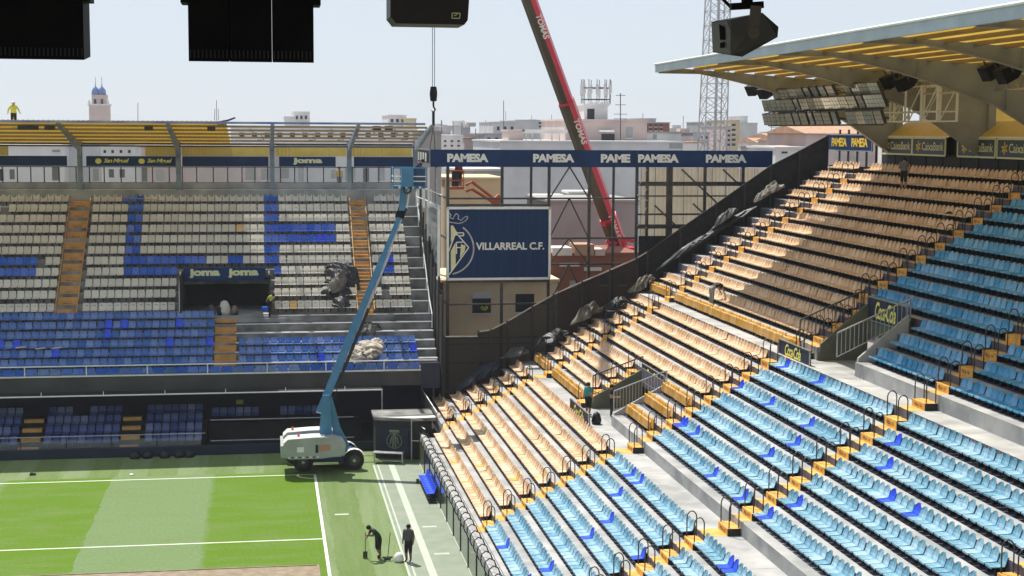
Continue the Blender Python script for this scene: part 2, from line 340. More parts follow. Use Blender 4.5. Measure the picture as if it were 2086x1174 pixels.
# seats
def seat_mesh(b, w=.215, hb=.385, sq=0, thin=0):
    pr = [(.0,-.035,.90),(.0,.005,.96),(.20,-.012,1),(.385,.0,1),(.455,.12,1),(.49,hb*.78,.95),(.505,hb,.93 if sq else .55)]
    cols = [-1,-.45,.45,1]; top = []; bot = []
    for x, z, f in pr:
        back = z > .06
        for c in cols:
            e = abs(c) > .9
            top.append(V((x-(.035 if back and e else 0), c*w*f, z+(.022 if e and not back and x > .1 else 0)-(.05 if back and e and z > .3 and not sq else 0))))
    for p in top: bot.append(p+(V((.028,0,0)) if p.z > .07 else V((.01,0,-.028))))
    n = len(cols); R = len(pr); fs = []
    if thin:   # one moulded plastic wall that lets light through
        b.mesh(top, [(i*n+j, i*n+j+1, (i+1)*n+j+1, (i+1)*n+j) for i in range(R-1) for j in range(n-1)], 0); b.box(.22,.46,-.03,.03,-.30,-.03,1); return b
    for i in range(R-1):
        for j in range(n-1):
            a = i*n+j; fs.append((a, a+1, a+n+1, a+n)); fs.append((R*n+a+n, R*n+a+n+1, R*n+a+1, R*n+a))
    bd = [i for i in range(n)]+[i*n+n-1 for i in range(1, R)]+[(R-1)*n+i for i in range(n-2, -1, -1)]+[i*n for i in range(R-2, 0, -1)]
    for a, c in zip(bd, bd[1:]+bd[:1]): fs.append((a, a+R*n, c+R*n, c))
    b.mesh(top+bot, fs, 0)
    b.box(.22,.50,-.03,.03,-.30,-.03,1)
    return b
def tip_seat(b, w=.215):
    b.prism([(.40,-.10),(.44,-.10),(.52,.36),(.50,.40),(.47,.36)], -w, w, 'y', 0)
    b.prism([(.24,-.12),(.30,-.14),(.345,.28),(.32,.30),(.285,.28)], -w*.97, w*.97, 'y', 0)
    for c in (-.7, 0, .7): b.prism([(.215,-.08),(.25,-.10),(.29,.25),(.262,.25)], c*w-.02, c*w+.02, 'y', 0)
    b.box(.30,.44,-.03,.03,-.40,-.05,1)
    return b
ST = {}
for nm, mk in (('blue','seat_b'),('blue_up','seat_bu'),('peach','seat_p'),('gold1','seat_g'),('royal','seat_r')):
    ST[nm] = seat_mesh(MB()).data('seat_'+nm, [M[mk], M['blk']])
ST['tip'] = tip_seat(MB()).data('seat_tip', [M['seat_g'], M['blk']])
NAMES = {'blue':'light_blue_seat','blue_up':'light_blue_seat','peach':'peach_seat','gold1':'peach_seat','royal':'royal_blue_seat','tip':'folded_gold_seat'}
PITCH = .476
def block(t, i, ya, yb):
    "seat centres from ya down to yb"
    n = int((ya-yb+.04)/PITCH); return [ya-PITCH*(k+.5) for k in range(n)]
A = {'A1': (3.3,1.6), 'A2': (-18.25,-19.5), 'A3': (-32.55,-33.8), 'A4': (-46.9,-48.1)}
seats = []
rs = random.Random(5)
LEFT = {('r',2):10.8,('r',3):10.8,('r',4):8.0,('r',5):7.0,('r',6):6.6,('r',7):8.0,('m',0):7.6,('m',1):6.6,('m',5):6.0}
for t, i in ROWS:
    xt, zt = rowp(t, i); bl = []
    le = LEFT.get((t, i), 7.6 if t != 'u' else (7.6 if i in (2,11,12,13,14,1) else 6.1))
    if (t, i) != ('r', 1): bl.append((le, 3.35, 'peach'))
    if t == 'm' and i <= 3:
        bl.append((1.65, -6.75, 'peach'))
        if i > 0: bl.append((-13.2, -18.25, 'tipp'))
    else: bl.append((1.65, -18.25 if not (t == 'u' and i <= 4) else -19.6, 'peach'))
    if (t, i) not in (('m', 0), ('u', 1)):
        if t == 'u' and i <= 4: bl.append((-26.2, -32.55, 'blue_up'))
        else: bl.append((-19.5, -32.55, 'blue_up' if t == 'u' else 'blue'))
        bl.append((-33.8, -46.9, 'blue_up' if t == 'u' else 'blue')); bl.append((-48.1, -61, 'blue_up' if t == 'u' else 'blue'))
    for ya, yb, kd in bl:
        for y in block(t, i, ya, yb):
            k2 = kd
            if (t, i) in (('m', 0), ('u', 1)) or kd == 'tipp': k2 = 'tip'
            elif kd == 'blue' and rs.random() < .045: k2 = 'royal'
            elif kd == 'peach' and t == 'r' and rs.random() < .028: k2 = 'gold1'
            p = V((xt, y, zt))
            if inview(p, 60): seats.append((k2, p, t, i))
def place_seats(seats, ST, NAMES, parent, lim=300, rot=0):
    by = {}
    for s in seats: by.setdefault(NAMES[s[0]], []).append(s)
    for nm, ls in by.items():
        ls.sort(key=lambda s: (s[1]-CAM).length)
        for s in ls[:lim]:
            o = link(nm, ST[s[0]], parent, s[1]); o.rotation_euler = (rs.gauss(0,.012), rs.gauss(0,.03) if not rot else 0, rot+rs.gauss(0,.03))
        rest = ls[lim:]
        kinds = sorted(set(s[0] for s in rest))
        if not rest: continue
        vs, fs, mi, rn, ml = [], [], [], [], []
        for s in rest:
            me = ST[s[0]]; n = len(vs); rv = rs.random(); R = Matrix.Rotation(rot+rs.gauss(0,.03), 3, 'Z') @ Matrix.Rotation(rs.gauss(0,.02), 3, 'Y')
            vs += [tuple(R @ q.co+s[1]-ORG[parent.name]) for q in me.vertices]; rn += [rv]*len(me.vertices)
            mm = []
            for q in me.materials:
                if q not in ml: ml.append(q)
                mm.append(ml.index(q))
            for p in me.polygons: fs.append(tuple(a+n for a in p.vertices)); mi.append(mm[p.material_index])
        me = bpy.data.meshes.new(nm+'s_remaining'); me.from_pydata(vs, [], fs)
        for q in ml: me.materials.append(q)
        me.polygons.foreach_set('material_index', mi)
        a = me.attributes.new('rnd', 'FLOAT', 'POINT'); a.data.foreach_set('value', rn); me.update()
        tag(link(nm+'s_beyond', me, parent), kind='stuff')
place_seats(seats, ST, NAMES, GS)
# aisle steps, hoops and row numbers
def text_mesh(body, w, h, xd, up, org, m, bold=0, shear=0, depth=.02, name='lettering', parent=None, fit=True, spacing=1):
    cu = bpy.data.curves.new('t', 'FONT'); cu.body = body; cu.size = 1; cu.offset = bold; cu.shear = shear; cu.extrude = 0; cu.resolution_u = 3; cu.space_character = spacing
    ob = bpy.data.objects.new('t', cu); COL.objects.link(ob)
    dg = bpy.context.evaluated_depsgraph_get(); me = bpy.data.meshes.new_from_object(ob.evaluated_get(dg))
    bpy.data.objects.remove(ob); bpy.data.curves.remove(cu)
    xs = [q.co.x for q in me.vertices]; ys = [q.co.y for q in me.vertices]
    x0, x1, y0, y1 = min(xs), max(xs), min(ys), max(ys); xd = V(xd).normalized(); up = V(up).normalized(); nn = xd.cross(up)
    og = ORG[parent.name] if parent else V((0,0,0))
    for q in me.vertices:
        c = q.co.copy(); q.co = V(org)+xd*((c.x-x0)/(x1-x0)*w)+up*((c.y-y0)/(y1-y0)*h)+nn*depth-og
    me.materials.clear(); me.materials.append(m); me.update()
    return link(name, me, parent)
M['txt_k'] = mat('lettering_dark', (.06,.04,.02), .7)
hoop_me = MB().tube([(.02,0,0),(.02,0,.72),(.05,0,.83),(.12,0,.91),(.2,0,.935),(.28,0,.91),(.35,0,.83),(.38,0,.72),(.38,0,0)], .024, 6).data('aisle_hoop', M['steel_d'], True)
for an, (ya, yb) in A.items():
    for t, i in ROWS:
        if (t, i) in (('r', 1),) and an == 'A1': continue
        y0, y1 = yb+.06, ya-.06
        if an == 'A1': y0, y1 = 1.95, 3.0
        if an == 'A2' and t == 'u' and i <= 4: y0, y1 = -20.95, -19.75
        x0, x1, zf = NXT[(t, i)]; xt, zt = rowp(t, i)
        if not inview((xt, (y0+y1)/2, zf), 60): continue
        fs = x1-.50; hh = (rowp(*ROWS[ROWS.index((t, i))+1])[1]-zt)/2 if (t, i) != ('u', 14) else 0
        if (t, i) in (('m', 0), ('u', 1)): hh = .27
        if hh:
            b = MB().box(fs, x1-.003, y0, y1, zf, zf+hh, ms=(0,0,1,1,1,0)); s = b.build('aisle_step', [M['step'], M['blk']], GS)
            if an in ('A2', 'A3') and inview((xt, y0, zf), -10):
                num = {'r': 0, 'm': 8, 'u': 15}[t]+i
                text_mesh('FILA %d' % num, .62, hh*.42, (0,-1,0), (0,0,1), (fs, (y0+y1)/2+.31, zf+hh*.3), M['txt_k'], .02, depth=.006, name='row_number', parent=s)
            for yy in (y0+.07, y1-.07):
                o = link('aisle_hoop', hoop_me, GS, (fs+.06, yy, zf+hh))
        MB().box(x0+.02, fs-.003, y0+.03, y1-.03, zf, zf+.006).build('painted_tread', M['step'], GS)
# side aisle left of the first tunnel
for t, i in (('m',0),('m',1),('m',2),('m',3)):
    x0, x1, zf = NXT[(t, i)]; b = MB().box(x1-.5, x1-.003, -7.93, -6.85, zf, zf+.264, ms=(0,0,1,1,1,0)); b.build('aisle_step', [M['step'], M['blk']], GS)
    MB().box(x0+.02, x1-.503, -7.93, -6.85, zf, zf+.006).build('painted_tread', M['step'], GS)
    link('aisle_hoop', hoop_me, GS, (x1-.45, -6.95, zf+.264))

# joints and stains of the walkways
for x0, x1, zf in ((12.87,14.13,4.93),(20.44,21.48,9.32)):
    y = 5.0
    while y > -60:
        if inview((x0,y,zf), 0): MB().box(x0,x1,y-.02,y+.02,zf-.002,zf+.004).build('walkway_joint', M['conc_d'], GS)
        y -= 4.76
# ------------------------------------------------------------------ roof of the goal end grandstand
RY0, RY1 = -64.0, .73
def rz(x): return 23.16-.065*(x-19.7)
RF = MB(); n = 0
ROOF = None
b = MB(); yy = RY1; vs = []; 
st_ = .30; k = 0; pts = []
while yy > RY0: pts.append((yy, .0 if k % 2 else .05)); yy -= st_/2; k += 1
for (ya, da), (yb, db) in zip(pts[:-1], pts[1:]):
    b.face([(19.55,ya,rz(19.55)+.06+da),(35.5,ya,rz(35.5)+.06+da),(35.5,yb,rz(35.5)+.06+db),(19.55,yb,rz(19.55)+.06+db)])
ROOF = b.build('roof', M['yel'], GS)
MB().box(19.60,19.75,RY0,RY1,22.78,23.20).build('roof_fascia', M['fascia'], ROOF)
MB().tube([(19.56,RY1,23.24),(19.56,RY0,23.24)], .06, 6).build('roof_gutter', M['white'], ROOF)
x = 20.7
while x < 34:
    MB().box(x-.05, x+.05, RY0, RY1-.02, rz(x)-.13, rz(x)+.03).box(x-.16,x+.05,RY0,RY1-.02,rz(x)-.13,rz(x)-.115).build('roof_purlin', M['purlin'], ROOF); x += 1.22
prof = [(19.78,22.74),(22.2,22.73),(23.65,22.47),(25.3,22.10),(27.1,21.60),(29.96,20.68),(31.45,19.82),(34.2,18.0)]
for y in (.55,-11.1,-20.3,-29.9,-39.2,-48.6,-58.0):
    b = MB(); up = [(34.2,rz(34.2)-.05),(19.78,rz(19.78)-.05)]
    b.prism(prof+up, y-.02, y+.02, 'y')
    for p, q in zip(prof[:-1], prof[1:]): b.bar((p[0],y,p[1]), (q[0],y,q[1]), .30, .035)
    bm_ = b.build('roof_beam', M['roofsteel'], GS)
    for x in (19.85, 26.2, 30.5):
        zl = [c[1]+(d[1]-c[1])*(x-c[0])/(d[0]-c[0]) for c, d in zip(prof[:-1], prof[1:]) if c[0] <= x <= d[0]][0]
        MB().box(x-.015,x+.015,y-.14,y+.14,zl,rz(x)-.1).build('beam_stiffener', M['roofsteel'], bm_)
    MB().box(34.2,34.6,y-.2,y+.2,15,rz(34.5)).build('roof_column', M['roofsteel'], GS)
# bracing trusses under the roof
for x0, ya, yb in ((30.0,-11.1,-20.3),(30.0,-20.3,-29.9),(30.0,.5,-11.1),(30,-29.9,-39.2)):
    b = MB(); zt, zb = rz(x0)-.5, rz(x0)-1.15; b.tube([(x0,ya,zt),(x0,yb,zt)], .045, 5); b.tube([(x0,ya,zb),(x0,yb,zb)], .045, 5); n = 9
    for j in range(n):
        y0 = ya+(yb-ya)*j/n; y1 = ya+(yb-ya)*(j+.5)/n; y2 = ya+(yb-ya)*(j+1)/n
        b.bar((x0,y0,zb),(x0,y1,zt),.04); b.bar((x0,y1,zt),(x0,y2,zb),.04)
    b.build('roof_truss', M['steel'], GS)
# back wall, panels, columns
MB().box(34.0,34.3,RY0,1.9,16.2,18.16).build('back_wall', M['dark'], GS)
y = 1.9
while y > -45:
    MB().box(33.96,33.995,y-2.05,y-.08,16.9,18.1).build('back_panel', M['conc_s'] if 0 else M['blk'], GS); y -= 2.13
MB().box(36.2,36.4,RY0,1.0,18.2,21.3).build('back_cladding', M['yel_s'], GS)
MB().box(34.0,36.2,RY0,1.5,18.16,18.24).build('gallery_floor', M['dark'], GS)
for ya, yb in ((1.5,-7.4),(-8.6,-18.0),(-18.9,-28),(-28.9,-38)):
    b = MB(); zb, zt = 19.22, 20.02; x0, x1 = 33.85, 36.1
    P = [(x0,ya,zb),(x1,ya,zb),(x1,yb,zb),(x0,yb,zb)]; Q = [(x0+.95,ya-1.2,zt),(x1,ya-1.2,zt),(x1,yb+1.4,zt),(x0+.95,yb+1.4,zt)]
    b.mesh(P+Q, [(0,1,5,4),(1,2,6,5),(2,3,7,6),(3,0,4,7),(4,5,6,7),(3,2,1,0)]); o = b.build('box_roof', M['yel_s'], GS)
    MB().box(34.3,36.1,ya-.1,yb+.1,18.25,19.2).build('hospitality_box', M['dark'], GS)
    MB().box(33.80,33.86,ya+.05,yb-.05,19.16,19.24).build('roof_edge', M['white'], o)
# glazed corner under the end sign
for k in range(5):
    y0 = 2.7+k*1.5; MB().box(33.95,34.05,y0,y0+.12,17,19.6).build('corner_mullion', M['blk'], GS)
    MB().box(33.99,34.01,y0+.13,y0+1.49,17.3,18.25).build('corner_pane', M['glass'], GS)
MB().box(33.94,34.06,2.0,10.4,16.6,17.3).build('corner_parapet', M['dark'], GS)
# ------------------------------------------------------------------ signs of the goal end grandstand
M['caixa'] = mat('slate_sign_face', (.035,.05,.075), .45, c2=(.05,.065,.09), scale=.7)
def sign(name, label, cat, p00, xd, up, w, h, face, parts, group=None, t=.06, border=None):
    "flat sign: lower left corner p00, facing xd x up"
    p00 = V(p00); xd = V(xd).normalized(); up = V(up).normalized(); nn = xd.cross(up)
    o = thing(name, label, cat, p00, group)
    b = MB(); c = [p00, p00+xd*w, p00+xd*w+up*h, p00+up*h]; b.mesh([q-nn*t for q in c]+c, [(0,1,2,3),(4,5,6,7),(0,1,5,4),(1,2,6,5),(2,3,7,6),(3,0,4,7)]); b.build('panel', face, o)
    if border:
        bw, bm_ = border; e = MB()
        for a, d in ((c[0],c[1]),(c[1],c[2]),(c[2],c[3]),(c[3],c[0])): e.bar(a+nn*.01, d+nn*.01, bw, .05, up=nn)
        e.build('border', bm_, o)
    for body, u, v, tw, th, m, bold, shear, *sp in parts:
        text_mesh(body, tw, th, xd, up, p00+xd*u+up*v, m, bold, shear, .012, 'lettering', o, spacing=sp[0] if sp else 1)
    return o
def star(parent, c, r, xd, up, m, nn):
    b = MB()
    for k, a in enumerate((90, 30, -30, -95, 165, 215)):
        d = xd*math.cos(math.radians(a))+up*math.sin(math.radians(a)); e = xd*math.cos(math.radians(a+90))+up*math.sin(math.radians(a+90))
        b.face([c+nn*.013, c+d*r*.6+e*r*.17+nn*.013, c+d*r+nn*.013, c+d*r*.6-e*r*.17+nn*.013])
    b.build('star_emblem', m, parent)
XD = V((0,-1,0)); UP = V((0,0,1)); NN = V((-1,0,0))
for k, (ya, tx, lb) in enumerate(((1.35,0,'slate bank sign with yellow star emblem, nearest the corner glazing'),(-3.0,0,'slate bank sign with yellow star, right half of the first pair'),(-8.75,0,'slate bank sign with yellow star, left half of the second pair'),(-13.2,0,'slate bank sign cut off by the right picture edge'))):
    o = sign('bank_sign', lb, 'sign', (33.78,ya,18.18), XD, UP, 4.25, .94, M['caixa'], [('CaixaBank',1.25,.26,2.75,.46,M['txt_p'],.01,0)], 'bank signs along the back wall', border=(.09,M['txt_p']))
    star(o, V((33.78,ya-.78,18.66)), .36, XD, UP, M['txt_g'], NN)
sign('sponsor_sign', 'navy sign with gold letters above the glazed top corner of the stand', 'sign', (33.7,10.4,18.28), XD, UP, 7.7, 1.0, M['navy'], [('PAMESA',1.0,.24,2.6,.56,M['txt_g'],.035,0,.85),('PAMESA',4.4,.24,2.6,.56,M['txt_g'],.035,0,.85)], border=(.06,M['steel']))
def coke(p00, w, h, lb, xd=XD):
    return sign('drink_sign', lb, 'sign', p00, xd, UP, w, h, M['navy_d'], [('Coca-Cola',w*.2,h*.12,w*.52,h*.76,M['txt_y'],.025,.35,.8)], 'navy drink signs at the stand tunnels', border=(.045,M['steel']))
coke((12.98,-8.45,4.70), 4.6, .86, 'navy sign with yellow script behind the front peach rows'); coke((20.58,-18.95,9.26), 4.0, .72, 'navy sign with yellow script between peach and blue seats')
coke((16.86,-8.2,6.35), 4.5, .95, 'navy sign with yellow script over the lower stand tunnel'); coke((23.78,-21.4,11.15), 4.3, 1.02, 'navy sign with yellow script over the upper stand tunnel')
# floodlights under the roof
M['lens'] = mat('floodlight_glass', (.24,.25,.22), .12, c2=(.33,.33,.30), scale=6, spec=.9)
M['lens_b'] = mat('floodlight_bright_reflector', (.62,.64,.62), .1, .3, c2=(.72,.73,.72), scale=8)
M['lampcase'] = mat('floodlight_case', (.05,.05,.045), .5, .4, c2=(.07,.07,.06), scale=3)
for tier, (z, tl, lb) in enumerate(((21.55,.5,'topmost'),(20.95,.45,'middle'),(20.15,.35,'lowest'))):
    o = thing('floodlight_bank', lb+' of three rows of grey floodlights hung under the yellow roof', 'floodlights', (27.0,-5,z-.3), 'floodlight rows under the roof')
    MB().tube([(27.25,3.0,z-.36),(27.25,-14.2,z-.36)], .05, 6).tube([(27.55,3.0,z-.05),(27.55,-14.2,z-.05)], .04, 6).build('rail', M['lampcase'], o)
    y = 2.7 if tier else 1.0
    k = 0
    while y > -13.8:
        wd = 1.05; tw = rs.uniform(-.15,.15)+(.5 if y > -.5 else 0)
        Mx = Matrix.Translation((27.0,y-wd/2,z)) @ Matrix.Rotation(tw, 4, 'Z') @ Matrix.Rotation(-tl, 4, 'Y')
        if not ((tier == 0 and -9.5 < y < -8) or (tier == 2 and -9.6 < y < -8.6)):
            c = MB(); c.box(0,.16,-wd/2+.03,wd/2-.03,-.36,.36); c.bar((.16,0,0),(.5,0,-.2),.06); lp = c.xf(Mx).build('lamp', M['lampcase'], o)
            g = MB()
            for a in range(3):
                for d in range(3): g.box(-.012,.0,-wd/2+.06+a*.315,-wd/2+.06+a*.315+.28,-.33+d*.225,-.33+d*.225+.2)
            g.xf(Mx).build('lens', M['lens_b'] if (tier == 1 and (-9 < y < -6.5 or y < -12)) or (tier == 0 and (y < -12 or -8 < y < -6)) else M['lens'], lp)
        y -= wd+.12; k += 1
def black_speaker(p, yaw, lb, grp=None, s=1):
    o = thing('roof_loudspeaker', lb, 'loudspeaker', p, grp); Mx = Matrix.Translation(p) @ Matrix.Rotation(yaw, 4, 'Z') @ Matrix.Rotation(-.5, 4, 'Y') @ Matrix.Scale(s, 4)
    MB().prism([(-.45,-.32),(-.45,.32),(.1,.30),(.42,.12),(.42,-.15),(.1,-.32)], -.4, .4, 'y').xf(Mx).build('cabinet', M['black'], o)
    MB().bar((0,.42,0),(0,.42,.6),.07,.05).bar((0,-.42,0),(0,-.42,.6),.07,.05).bar((0,-.45,.6),(0,.45,.6),.07).xf(Mx).build('bracket', M['lampcase'], o)
for q, lb in (((1817,163),'left one of the first black loudspeaker pair under the yellow roof'),((1846,167),'right one of the first black loudspeaker pair under the yellow roof'),((2022,143),'left one of the near black loudspeaker pair under the yellow roof'),((2055,148),'right one of the near black loudspeaker pair under the yellow roof'),((1538,180),'leftmost small black loudspeaker at the far end of the roof'),((1562,186),'second small black loudspeaker at the far end of the roof')):
    p = at(q[0], q[1], x=27.6 if q[0] < 1700 else 28.5); black_speaker(p, .3 if q[0] < 1700 else 0, lb, 'loudspeakers under the goal end roof')
# white gantry frame
o = thing('lighting_gantry', 'white lattice frame hung under the roof beside the floodlights', 'gantry', (30,-11.3,19.9))
for y in (-7.7,-9.55,-11.4,-13.3,-15.2):
    for x in (29.6,30.6): MB().box(x-.05,x+.05,y-.05,y+.05,19.95,21.75).build('post', M['white'], o)
for z in (19.98,20.45,21.7):
    for x in (29.6,30.6): MB().bar((x,-7.7,z),(x,-15.2,z),.07).build('rail', M['white'], o)
for a, c in ((-7.7,-9.55),(-9.55,-11.4),(-11.4,-13.3),(-13.3,-15.2)):
    for x in (29.6,30.6): MB().bar((x,a,19.98),(x,c,21.7),.05).build('brace', M['white'], o)
# ------------------------------------------------------------------ side grandstand (far, facing the camera)
FS = thing('side_grandstand', 'grandstand of off-white and blue seats facing the camera across the pitch', 'grandstand', (-6,6,0))
JZ = [5.03,5.47,5.92,6.39,6.88,7.36,7.78,8.52,9.17,9.83,10.48,11.12,11.78,12.43,13.09,13.75,14.40]
def jy(j): return 9.4+.88*j
XL, XR = -32.0, 8.1
TX0, TX1 = -8.1, -2.35
for j in range(17):
    zf = JZ[j]-.43; y0 = jy(j)-.40; y1 = jy(j)+.48; b = MB()
    for a, c in ([(XL, XR)] if not 5 < j < 10 else [(XL, TX0), (TX1, XR)]):
        b.box(a, c, y0, y1+.002, zf-.95, zf, ms=(1,1,1,1,1,0))
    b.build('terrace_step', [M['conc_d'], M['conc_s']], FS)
    for a, c in ((-4.55, 8.1),) if j in (2,3,4,5) else ():
        MB().box(a, c, y0-.03, y0+.05, zf-.02, zf+.03).build('white_nosing', M['white'], FS)
    if j > 5: MB().box(7.0 if j < 12 else 6.9, 8.1, y0-.03, y0+.04, zf-.01, zf+.04).build('white_nosing', M['white'], FS)
# tunnel
yt = jy(5)+.48
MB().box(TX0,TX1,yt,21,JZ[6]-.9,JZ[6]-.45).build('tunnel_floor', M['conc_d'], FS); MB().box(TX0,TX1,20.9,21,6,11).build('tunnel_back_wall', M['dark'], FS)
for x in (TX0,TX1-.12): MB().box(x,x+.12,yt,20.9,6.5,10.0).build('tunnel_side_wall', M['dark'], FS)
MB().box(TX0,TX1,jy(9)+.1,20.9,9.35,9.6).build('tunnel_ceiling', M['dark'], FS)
# aisles
def aisle(x0, x1, js):
    for j in js:
        zf = JZ[j]-.43; zn = (JZ[j+1]-.43) if j < 16 else zf+.65; y0 = jy(j)-.40; y1 = jy(j)+.48
        b = MB(); n = 3; h = (zn-zf)/n
        for k in range(n): b.box(x0, x1, y0+(y1-y0)*k/n-.004, y1, zf+(0.004 if k == 0 else h*k-.002), zf+h*(k)+.008 if k == 0 else zf+h*k+.004+.0)
        for k in range(1, n): b.box(x0, x1, y0+(y1-y0)*k/n, y1-.003, zf, zf+h*k)
        o = b.build('aisle_step', M['step_far'], FS)
        text_mesh('FILA %d' % (j+4), .5, .1, (1,0,0), (0,0,1), ((x0+x1)/2-.25, y0+(y1-y0)/3, zf+.05), M['txt_k'], .01, depth=.006, name='row_number', parent=o) if j > 5 else None
aisle(-15.85,-14.6,range(6,17)); aisle(3.35,4.35,range(6,17)); aisle(-5.85,-4.5,range(0,6))
for x in (-15.9,-14.55,3.3,4.4): MB().bar((x,jy(6)-.4,JZ[6]-.1),(x,jy(16)+.4,JZ[16]+.3),.05,.07).build('aisle_rail', M['step_far'], FS)
# seats
FT = {}
for nm, mk in (('white','seat_w'),('cobalt','seat_k'),('faded','seat_n'),('royal','seat_r'),('yellow','seat_g'),('cream','seat_p')):
    FT[nm] = seat_mesh(MB(), .222, .36 if nm == 'faded' else .44, 1, 1).data('far_seat_'+nm, [M[mk], M['blk']])
FN = {'white':'off_white_seat','cobalt':'blue_seat','faded':'blue_seat','royal':'blue_seat','yellow':'off_white_seat','cream':'off_white_seat'}
fseats = []; P2 = .487
for j in range(17):
    if j < 6: bl = [(-21.5,-5.9),(-4.4,6.9)] if j < 3 else [(-21.5,-5.9)]
    elif j < 10: bl = [(-21.5,-15.9),(-14.5,-8.2),(-2.1,3.3),(4.5,7.0)]
    else: bl = [(-21.5,-15.9),(-14.5,3.3),(4.5,7.0)]
    for a, c in bl:
        n = int((c-a)/P2)
        for k in range(n):
            x = a+(c-a-n*P2)/2+P2*(k+.5); p = V((x, jy(j), JZ[j])); px = proj(p)[0]
            if px < -60: continue
            if j < 6:
                kd = 'faded' if rs.random() > .05 else 'royal'
            else:
                kd = 'white'
                if j >= 11 and 254 < px < 287 or j >= 8 and j != 12 and j != 13 and 541 < px < 572 and j > 8: kd = 'cobalt'
                if j == 10 and (px < 80 or 250 < px < 422 or 460 < px < 492): kd = 'cobalt'
                if j == 9 and (px < 77 or 246 < px < 372): kd = 'cobalt'
                if j in (12,13) and 543 < px < 681: kd = 'royal' if j == 12 and 638 < px < 670 else 'cobalt'
                if j == 10 and 785 < px < 800: kd = 'royal'
                if j == 9 and 772 < px < 804: kd = 'cobalt'
                if (j == 13 and 480 < px < 496) or (j == 6 and 591 < px < 606): kd = 'yellow'
                if kd == 'white' and rs.random() < .02: continue
                pass
            fseats.append((kd, p, 'f', j))
place_seats(fseats, FT, FN, FS, rot=math.pi/2)
# front of the upper tier
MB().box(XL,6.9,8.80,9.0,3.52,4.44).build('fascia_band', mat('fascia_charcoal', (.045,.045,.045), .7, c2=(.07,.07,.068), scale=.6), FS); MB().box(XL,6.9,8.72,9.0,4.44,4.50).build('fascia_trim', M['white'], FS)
k = 0; x = -21
while x < 6.8:
    MB().box(x,x+.62,8.92,8.97,4.56,4.92).build('parapet_panel', M['seat_k'] if rs.random() > .3 else M['seat_n'], FS); x += .68
MB().tube([(XL,8.86,5.08),(7.9,8.86,5.08)], .04, 6).build('front_rail', M['white'], FS)
x = -20.6
while x < 7.5: MB().box(x-.03,x+.03,8.83,8.89,4.45,5.08).build('rail_post', M['white'], FS); x += 3.6
MB().box(6.9,8.1,8.8,9.0,3.3,4.9).build('fascia_end_panel', M['navy_d'], FS)
# canopy lip, underside and lower seating
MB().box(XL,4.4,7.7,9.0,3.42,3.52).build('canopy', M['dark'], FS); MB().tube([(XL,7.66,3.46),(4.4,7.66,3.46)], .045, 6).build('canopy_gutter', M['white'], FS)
MB().box(4.34,4.42,7.64,7.72,0,3.5).build('canopy_post', M['steel'], FS)
x = -19.5
while x < 4:
    MB().box(x-.02,x+.02,7.6,7.68,3.46,3.72).build('canopy_bracket', M['white'], FS); x += 3.6
MB().box(XL,8.1,13.5,13.7,0,7.0).build('rear_wall', M['navy_d'], FS); MB().box(XL,4.4,6.1,6.35,0,.55).build('pitch_wall', M['navy_d'], FS)
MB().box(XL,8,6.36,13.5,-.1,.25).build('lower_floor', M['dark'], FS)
M['seat_d'] = mat('seat_dark_navy', (.028,.06,.22), .5, c2=(.045,.085,.28), scale=5, rnd=.35)  # lower-level colours darkened to stand for the shade under the canopy
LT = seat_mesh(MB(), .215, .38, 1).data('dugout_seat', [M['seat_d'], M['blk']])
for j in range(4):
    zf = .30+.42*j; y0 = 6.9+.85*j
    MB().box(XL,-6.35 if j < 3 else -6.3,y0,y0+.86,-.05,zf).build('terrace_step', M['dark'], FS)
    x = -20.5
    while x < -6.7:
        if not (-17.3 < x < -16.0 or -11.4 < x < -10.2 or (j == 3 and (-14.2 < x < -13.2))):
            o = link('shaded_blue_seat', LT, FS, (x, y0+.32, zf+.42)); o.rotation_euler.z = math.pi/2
        x += .49
    for x0, x1 in ((-17.2,-16.05),(-11.35,-10.25)):
        MB().box(x0,x1,y0,y0+.4,zf,zf+.21).build('aisle_step', M['step_far'], FS)
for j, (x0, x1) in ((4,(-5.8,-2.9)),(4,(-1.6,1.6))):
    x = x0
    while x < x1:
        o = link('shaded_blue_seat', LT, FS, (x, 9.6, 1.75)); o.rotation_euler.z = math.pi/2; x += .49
MB().box(-6.2,3.2,9.2,10.4,.2,1.3).build('terrace_step', M['dark'], FS)
x = -19.6
while x < -6.6:
    o = MB().box(x,x+2.55,6.62,6.66,.30,.98).build('glazed_barrier', M['glass'], FS); MB().bar((x-.02,6.64,.25),(x-.02,6.64,1.22),.05).build('post', M['steel_d'], o); x += 2.62
MB().tube([(XL,6.64,1.22),(-6.3,6.64,1.22)], .03, 6).build('barrier_rail', M['steel'], FS)
for z in (1.9,.75): MB().tube([(-6.0,7.2 if z > 1 else 6.6,z),(2.6,7.2 if z > 1 else 6.6,z)], .03, 6).build('barrier_rail', M['steel'], FS)
